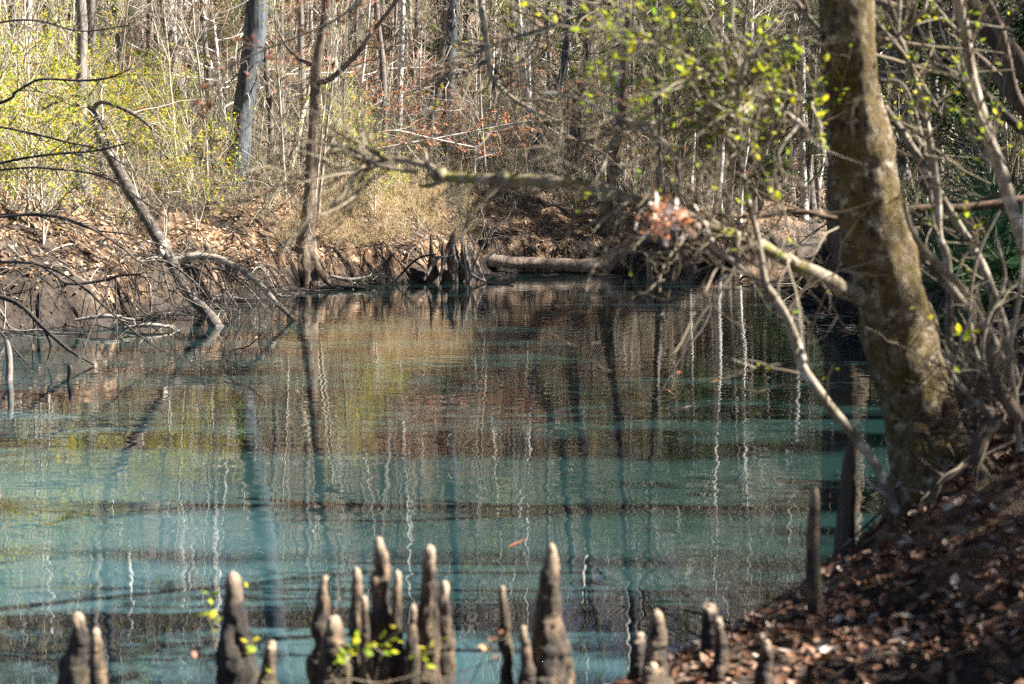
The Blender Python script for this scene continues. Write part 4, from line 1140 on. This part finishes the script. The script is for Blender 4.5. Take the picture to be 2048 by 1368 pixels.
stem_thing('fallen_branch', P(20, 690, 19.8), [[(-20, 640, 20.2, 5), (10, 675, 20, 5), (30, 700, 19.8, 4), (58, 731, 19.6, 3)]], 'short thin stick dipping into the water at the left edge', 'branch', mat='black_bark', seed=263, n=16, sides=6)
stem_thing('hanging_twig', P(235, 640, 21), [[(232, 560, 21.2, 3), (233, 640, 21, 3), (237, 716, 20.8, 2)]], 'single dark twig hanging straight down over the water at left', 'twig', mat='black_bark', seed=264, n=16, sides=5, twigs=5, rlim=(.002, .004), tmat='dark_twig', tl=(.2, .5))
stem_thing('drooping_branch', P(460, 700, 20), [[(520, 600, 20.4, 4), (480, 660, 20.2, 4), (466, 700, 20, 4), (450, 730, 19.9, 3), (428, 745, 19.8, 2)], [(466, 700, 20, 3), (500, 690, 19.9, 3), (530, 660, 19.9, 2)]], 'dark twig with a few withered leaves held above the water', 'branch', mat='black_bark', seed=265, n=20, sides=5, twigs=12, rlim=(.002, .005), tmat='dark_twig', tl=(.15, .5), leaves=10, lmat='rust_leaf', lsize=.06)
stem_thing('drooping_branch', P(1380, 700, 12), [[(1432, 560, 12.2, 4), (1420, 620, 12.1, 5), (1402, 660, 12, 6), (1370, 700, 11.9, 5), (1335, 760, 11.8, 4), (1312, 800, 11.7, 2)]], 'thin dark twig hanging over the middle of the water', 'branch', mat='black_bark', seed=266, n=20, sides=6, twigs=6, rlim=(.001, .003), tmat='dark_twig', tl=(.1, .35), leaves=3, lmat='rust_leaf', lsize=.05)
stem_thing('water_post', P(18, 763, 18.3), [[(19, 790, 18.3, 15), (18, 760, 18.3, 14), (19, 720, 18.3, 13), (15, 690, 18.3, 11), (13, 680, 18.3, 5)]], 'leaning grey post of dead wood in the water at the left edge', 'snag', mat='grey_bark', seed=267, n=30, sides=12, part='trunk')
stem_thing('water_post', P(139, 768, 18.1), [[(137, 790, 18.1, 13), (138, 768, 18.1, 12), (141, 745, 18.1, 12), (140, 732, 18.1, 9), (142, 728, 18.1, 3)], [(137, 767, 18.1, 5), (122, 768, 18.1, 4), (110, 766, 18.1, 2)]], 'short dark broken stub standing in the water at left', 'snag', mat='wet_wood', seed=268, n=30, sides=12, part='trunk')

# ------------------------------------------------------------------ the far bank: stump, log, driftwood
st = [[(905, 575, 44, 47.6), (905, 548, 44, 42.2), (903, 520, 44, 36.7), (904, 500, 44, 28.6), (907, 482, 44, 20.4), (910, 468, 44, 12.2), (913, 458, 44, 2.7)], [(868, 570, 43.8, 29.9), (866, 535, 43.8, 23.1), (864, 512, 43.8, 12.2), (862, 490, 43.8, 6.8), (861, 468, 43.8, 2.0)], [(888, 540, 43.6, 15.0), (886, 505, 43.6, 6.8), (885, 484, 43.6, 2.0)], [(930, 560, 43.8, 20.4), (928, 500, 43.8, 13.6), (926, 470, 43.8, 3.4)]]
o = stem_thing('tree_stump', P(900, 560, 44), st, 'jagged rotten stump with splayed bleached roots at the water on the far bank', 'stump', mat='brown_bark', seed=270, part='trunk', n=30, sides=16)
rng = np.random.default_rng(271)
SR = [[(876, 515, 43.4, 8), (860, 540, 43.2, 8), (847, 560, 43, 6)], [(905, 490, 43.3, 9), (912, 530, 43.1, 9), (914, 566, 43, 8)], [(925, 480, 43.3, 9), (934, 525, 43.1, 10), (935, 566, 43, 9)], [(935, 490, 43.3, 8), (955, 530, 43.1, 8), (968, 562, 43, 6)], [(915, 520, 43.2, 7), (945, 550, 43, 7), (972, 564, 42.9, 5)],
      [(862, 512, 43.4, 6), (890, 515, 43.2, 6), (910, 510, 43.1, 5)], [(898, 500, 43.3, 7), (885, 535, 43.1, 6), (880, 562, 43, 5)], [(940, 470, 43.4, 6), (950, 500, 43.2, 6), (944, 540, 43.1, 5), (955, 563, 43, 4)]]
for i, rows in enumerate(SR):
    m, _ = limb_mb(rows, 20, 8, 0.2, seed=272 + i, freq=5)
    local(m, o).build('root', M['driftwood'], o)
stem_thing('bare_bush', P(945, 540, 43), [[(940, 560, 43, 5), (960, 500, 43, 4), (985, 465, 43, 3), (1005, 440, 43, 2)], [(940, 560, 43, 5), (950, 490, 43, 4), (968, 450, 43, 3), (958, 405, 43, 2)], [(945, 555, 43, 5), (975, 515, 43, 4), (1010, 490, 43, 3)], [(935, 550, 43, 4), (925, 480, 43, 3), (940, 430, 43, 2)]], 'pale bare bush spraying up from the rotten stump', 'bush', mat='sapling_bark', twigs=40, seed=281, n=20, sides=6, rlim=(.004, .01), tl=(.3, 1.1), tmat='pale_twig')
stem_thing('leaning_stick', P(793, 558, 43), [[(786, 566, 42.9, 4), (806, 545, 43, 5), (822, 528, 43, 5), (842, 514, 43, 5), (872, 509, 43.1, 4)]], 'black stick propped from the mud to the rotten stump', 'stick', mat='black_bark', seed=282, n=18, sides=6)
stem_thing('fallen_log', P(1100, 535, 50), [[(925, 516, 49.5, 24), (960, 520, 49.5, 24), (1024, 524, 49.6, 24), (1080, 527, 49.7, 25), (1127, 530, 49.8, 27), (1160, 532, 49.8, 28), (1190, 531, 49.9, 31), (1213, 524, 50, 31), (1235, 509, 50.1, 30), (1258, 492, 50.2, 29), (1281, 479, 50.3, 29), (1305, 475, 50.4, 28), (1333, 486, 50.5, 27), (1353, 508, 50.6, 26), (1378, 535, 50.7, 26), (1400, 562, 50.8, 26)],
    [(1300, 476, 50.4, 12), (1340, 470, 50.6, 10), (1400, 462, 51, 8), (1470, 455, 51.5, 5)]], 'long brown fallen trunk lying along the far shore and bending up in a hump', 'log', mat='log_bark', seed=283, part='trunk', n=90, sides=18, twigs=16, rlim=(.005, .014), tl=(.4, 1.4), tmat='twig', tt=(0.5, 1))
stem_thing('water_post', P(1300, 555, 46), [[(1302, 566, 46, 15), (1300, 550, 46, 14), (1299, 525, 46, 13), (1303, 505, 46, 12), (1306, 500, 46, 5)]], 'short dead stub standing in the water before the humped log', 'snag', mat='driftwood', seed=284, n=24, sides=10, part='trunk')
stem_thing('driftwood_log', P(1410, 530, 56), [[(1345, 535, 56, 10), (1370, 520, 56, 26), (1405, 512, 56, 34), (1440, 516, 56, 30), (1465, 528, 56, 14)], [(1372, 522, 55.8, 16), (1374, 545, 55.8, 12)], [(1440, 520, 55.8, 16), (1450, 542, 55.8, 10)]], 'dark driftwood arch with a gap beneath it beyond the humped log', 'driftwood', mat='wet_wood', seed=285, n=30, sides=12, part='trunk')
stem_thing('driftwood_log', P(1490, 562, 44), [[(1480, 562, 44, 5), (1486, 554, 44, 5), (1496, 554, 44, 5), (1520, 562, 43.9, 5), (1560, 563, 43.8, 3)]], 'looped black root lying on the water surface right of the log', 'driftwood', mat='wet_wood', seed=286, n=24, sides=7)
stem_thing('driftwood_log', P(1190, 552, 47.5), [[(1170, 552, 47.5, 4), (1200, 550, 47.5, 6), (1240, 553, 47.5, 4)]], 'flat black stick floating just in front of the fallen log', 'driftwood', mat='wet_wood', seed=287, n=16, sides=7)
stem_thing('driftwood_log', P(1010, 568, 42.3), [[(975, 566, 42.3, 5), (1005, 568, 42.3, 5), (1027, 564, 42.3, 4)]], 'small bluish stick floating right of the rotten stump', 'driftwood', mat='wet_wood', seed=288, n=16, sides=7)
stem_thing('root_wad', P(1650, 600, 33), [[(1700, 590, 33, 40), (1660, 600, 33, 30), (1625, 606, 33, 14), (1612, 610, 33, 5)], [(1650, 600, 33, 14), (1632, 590, 33, 9), (1622, 580, 33, 4)], [(1690, 600, 32.8, 26), (1660, 616, 32.7, 12), (1640, 620, 32.7, 5)]], 'dark root mass jutting into the water left of the big leaning tree', 'roots', mat='wet_wood', twigs=34, seed=289, part='root', n=24, sides=10, rlim=(.006, .016), tl=(.3, 1.0), tmat='dark_twig')
for k, (a, b, c_, Y, lab) in enumerate((((660, 552), (700, 560), (740, 553), 41.5, 'bleached plank of driftwood on the mud right of the cypress'), ((700, 558), (745, 552), (790, 556), 42.5, 'grey knotted driftwood on the mud left of the rotten stump'), ((640, 578), (690, 574), (735, 576), 39.6, 'dark half sunk driftwood below the cypress roots'), ((150, 640), (215, 632), (270, 640), 26.4, 'pale curved root lying on the mud at the left'), ((250, 655), (300, 650), (345, 655), 26, 'low dead stick at the water line left of the leaning dead tree'))):
    stem_thing('driftwood_log', P(*b, Y), [[(*a, Y, 5), (*b, Y, 9), (*c_, Y, 4)]], lab, 'driftwood', mat='wet_wood' if k in (2,) else 'driftwood', twigs=9, seed=290 + k, n=20, sides=8, rlim=(.006, .014), tl=(.2, .7), tmat='twig')
for k, (x, y, Y, mt, lab) in enumerate(((681, 568, 40.5, 'orange_leaf', 'bright orange leaf lying on the mud by the water'), (1284, 540, 49.2, 'rust_leaf', 'red leaf caught on the mud behind the stub'), (1434, 762, 17.8, 'orange_leaf', 'orange leaf floating on the open water'), (1369, 819, 15.6, 'dead_leaf', 'pale leaf floating on the water right of centre'), (880, 885, 13.4, 'orange_leaf', 'orange leaf floating in the middle of the water'), (1033, 1100, 9.2, 'orange_leaf', 'small orange leaf floating near the central knees'))):
    m = MB()
    q = P(x, y, Y)
    q[2] = max(q[2], 0.012, float(ground(q[0], q[1])) + 0.03)
    s_ = (0.22, 0.2, 0.09, 0.1, 0.08, 0.06)[k]
    A, B, N = np.array([[s_, .02, .02]]), np.array([[.02, s_ * .5, .01]]), np.array([[0, 0, s_ * .3]])
    m.curled(q[None], A, B, N)
    tag(m.build('floating_leaf' if k > 1 else 'fallen_leaf', M[mt]), lab, 'leaf')

# ------------------------------------------------------------------ dry grass and roots hanging over the far bank
rng = np.random.default_rng(301)
g = land(rng, 5200, (-6.6, -1.2), (38, 56), 0.8, 6)
a, b = thicket(rng, g, (0.3, 1.0), 3, (0.003, 0.008), lean=0.7)
m = MB()
m.tubes(*a, sides=3)
m.tubes(*b, sides=3)
tag(m.build('dry_grass', M['dry_grass']), kind='stuff', label='dry tan grass hanging over the sunlit far bank')

# palmettos
def palmetto(x, y, s, label, seed):
    rng = np.random.default_rng(seed)
    z = float(ground(x, y))
    o = empty('palmetto', (x, y, z), label, 'palmetto', None)
    for k in range(7):
        az, el, L = rng.uniform(0, 6.28), rng.uniform(0.5, 1.2), rng.uniform(0.7, 1.1) * s
        d = np.array((math.cos(az) * math.cos(el), math.sin(az) * math.cos(el), math.sin(el)))
        t = np.linspace(0, 1, 8)[:, None]
        stalk = d * L * t + np.array((0, 0, -0.12 * L)) * t ** 2
        tip = stalk[-1]
        m = MB()
        m.tubes(stalk, np.full(8, .008 * s), 5)
        side = norm(np.cross(d, (0, 0, 1)))
        nb = 17
        a = np.linspace(-1.9, 1.9, nb)
        D = np.cos(a)[:, None] * d + np.sin(a)[:, None] * side
        D[:, 2] += -0.12
        D = norm(D) * (0.3 * s * (0.75 + 0.25 * np.cos(a)))[:, None]
        U = norm(np.cross(D, np.cross(d, side)))
        m.curled(tip + D, D, U * 0.017 * s, norm(np.cross(D, U)) * 0.03 * s, mat=1)
        m.build('frond', [M['green_leaf'], M['palm_leaf']], o)


for k, (px, Y, s, lab) in enumerate(((1925, 19, 1.5, 'palmetto with fan leaves behind the thick pale stem at right'), (1985, 20.5, 1.4, 'palmetto partly cut by the thick pale stem near the right edge'), (1868, 18, 1.3, 'lower palmetto just right of the upright forked sapling'), (2035, 18.5, 1.2, 'palmetto at the extreme right edge of the bank'), (1835, 22, 1.2, 'small palmetto close to the big leaning trunk'))):
    palmetto((px - 1024) / FPX * Y, Y, s, lab, 320 + k)

# grey moss strands hanging from the mossy branch
for k, (px, py, L) in enumerate(((908, 362, 1.0), (922, 372, 0.5), (898, 380, 0.35), (1002, 130, 0.2))):
    m = MB()
    top = P(px, py, 7.0 if py > 200 else 10.3)
    n = 24
    o_ = top + rng.normal(size=(n, 3)) * np.array((.012, .012, .005))
    t = np.linspace(0, 1, 7)
    Q = o_[:, None] + np.cumsum(rng.normal(size=(n, 7, 3)) * np.array((.01, .01, 0)), 1) - np.array((0, 0, 1.0)) * (t[None, :, None] * rng.uniform(.05, .32 * L, n)[:, None, None])
    m.tubes(Q, np.full((n, 7), .0011), 3)
    tag(m.build('hanging_moss', M['spanish_moss']), ('long grey strand of moss hanging from the mossy branch', 'short tuft of grey moss beside the long strand', 'smallest tuft of grey moss left of the long strand', 'little tuft of grey moss on the drooping dark branch')[k], 'moss')

# roots and dead twigs hanging down the cut banks
rng = np.random.default_rng(401)
g = np.vstack([land(rng, 3400, (-14, 16), (24, 66), 0.02, 1.8), land(rng, 2500, (6, 40), (60, 118), 0.02, 2.5)])
g2 = land(rng, 1500, (1.0, 12), (7, 34), 0.05, 1.5)
m = MB()
for g_, L, r in ((g, (0.4, 1.8), (0.006, 0.02)), (g2, (0.2, 1.0), (0.004, 0.014))):
    n = len(g_)
    e = 0.25
    gx = (ground(g_[:, 0] + e, g_[:, 1]) - ground(g_[:, 0] - e, g_[:, 1]))
    gy = (ground(g_[:, 0], g_[:, 1] + e) - ground(g_[:, 0], g_[:, 1] - e))
    d = norm(np.column_stack([-gx, -gy, np.zeros(n)]) * 0.5 + rng.normal(size=(n, 3)) * np.array((.8, .8, 0.1)))
    ln = rng.uniform(*L, n)
    o_ = g_.copy()
    pts = []
    for k in range(6):
        q = o_.copy()
        q[:, 2] = np.maximum(ground(q[:, 0], q[:, 1]), 0.0) + rng.uniform(0.0, 0.07, n)
        pts.append(q)
        o_ = o_ + d * (ln / 5)[:, None]
        d = norm(d + rng.normal(size=(n, 3)) * np.array((.3, .3, 0)))
    m.tubes(np.stack(pts, 1), rng.uniform(r[0], r[1], n)[:, None] * np.linspace(1, .4, 6), 4)
tag(m.build('bank_debris', M['bank_twig']), kind='stuff', label='exposed roots and dead twigs littering the muddy cut banks')
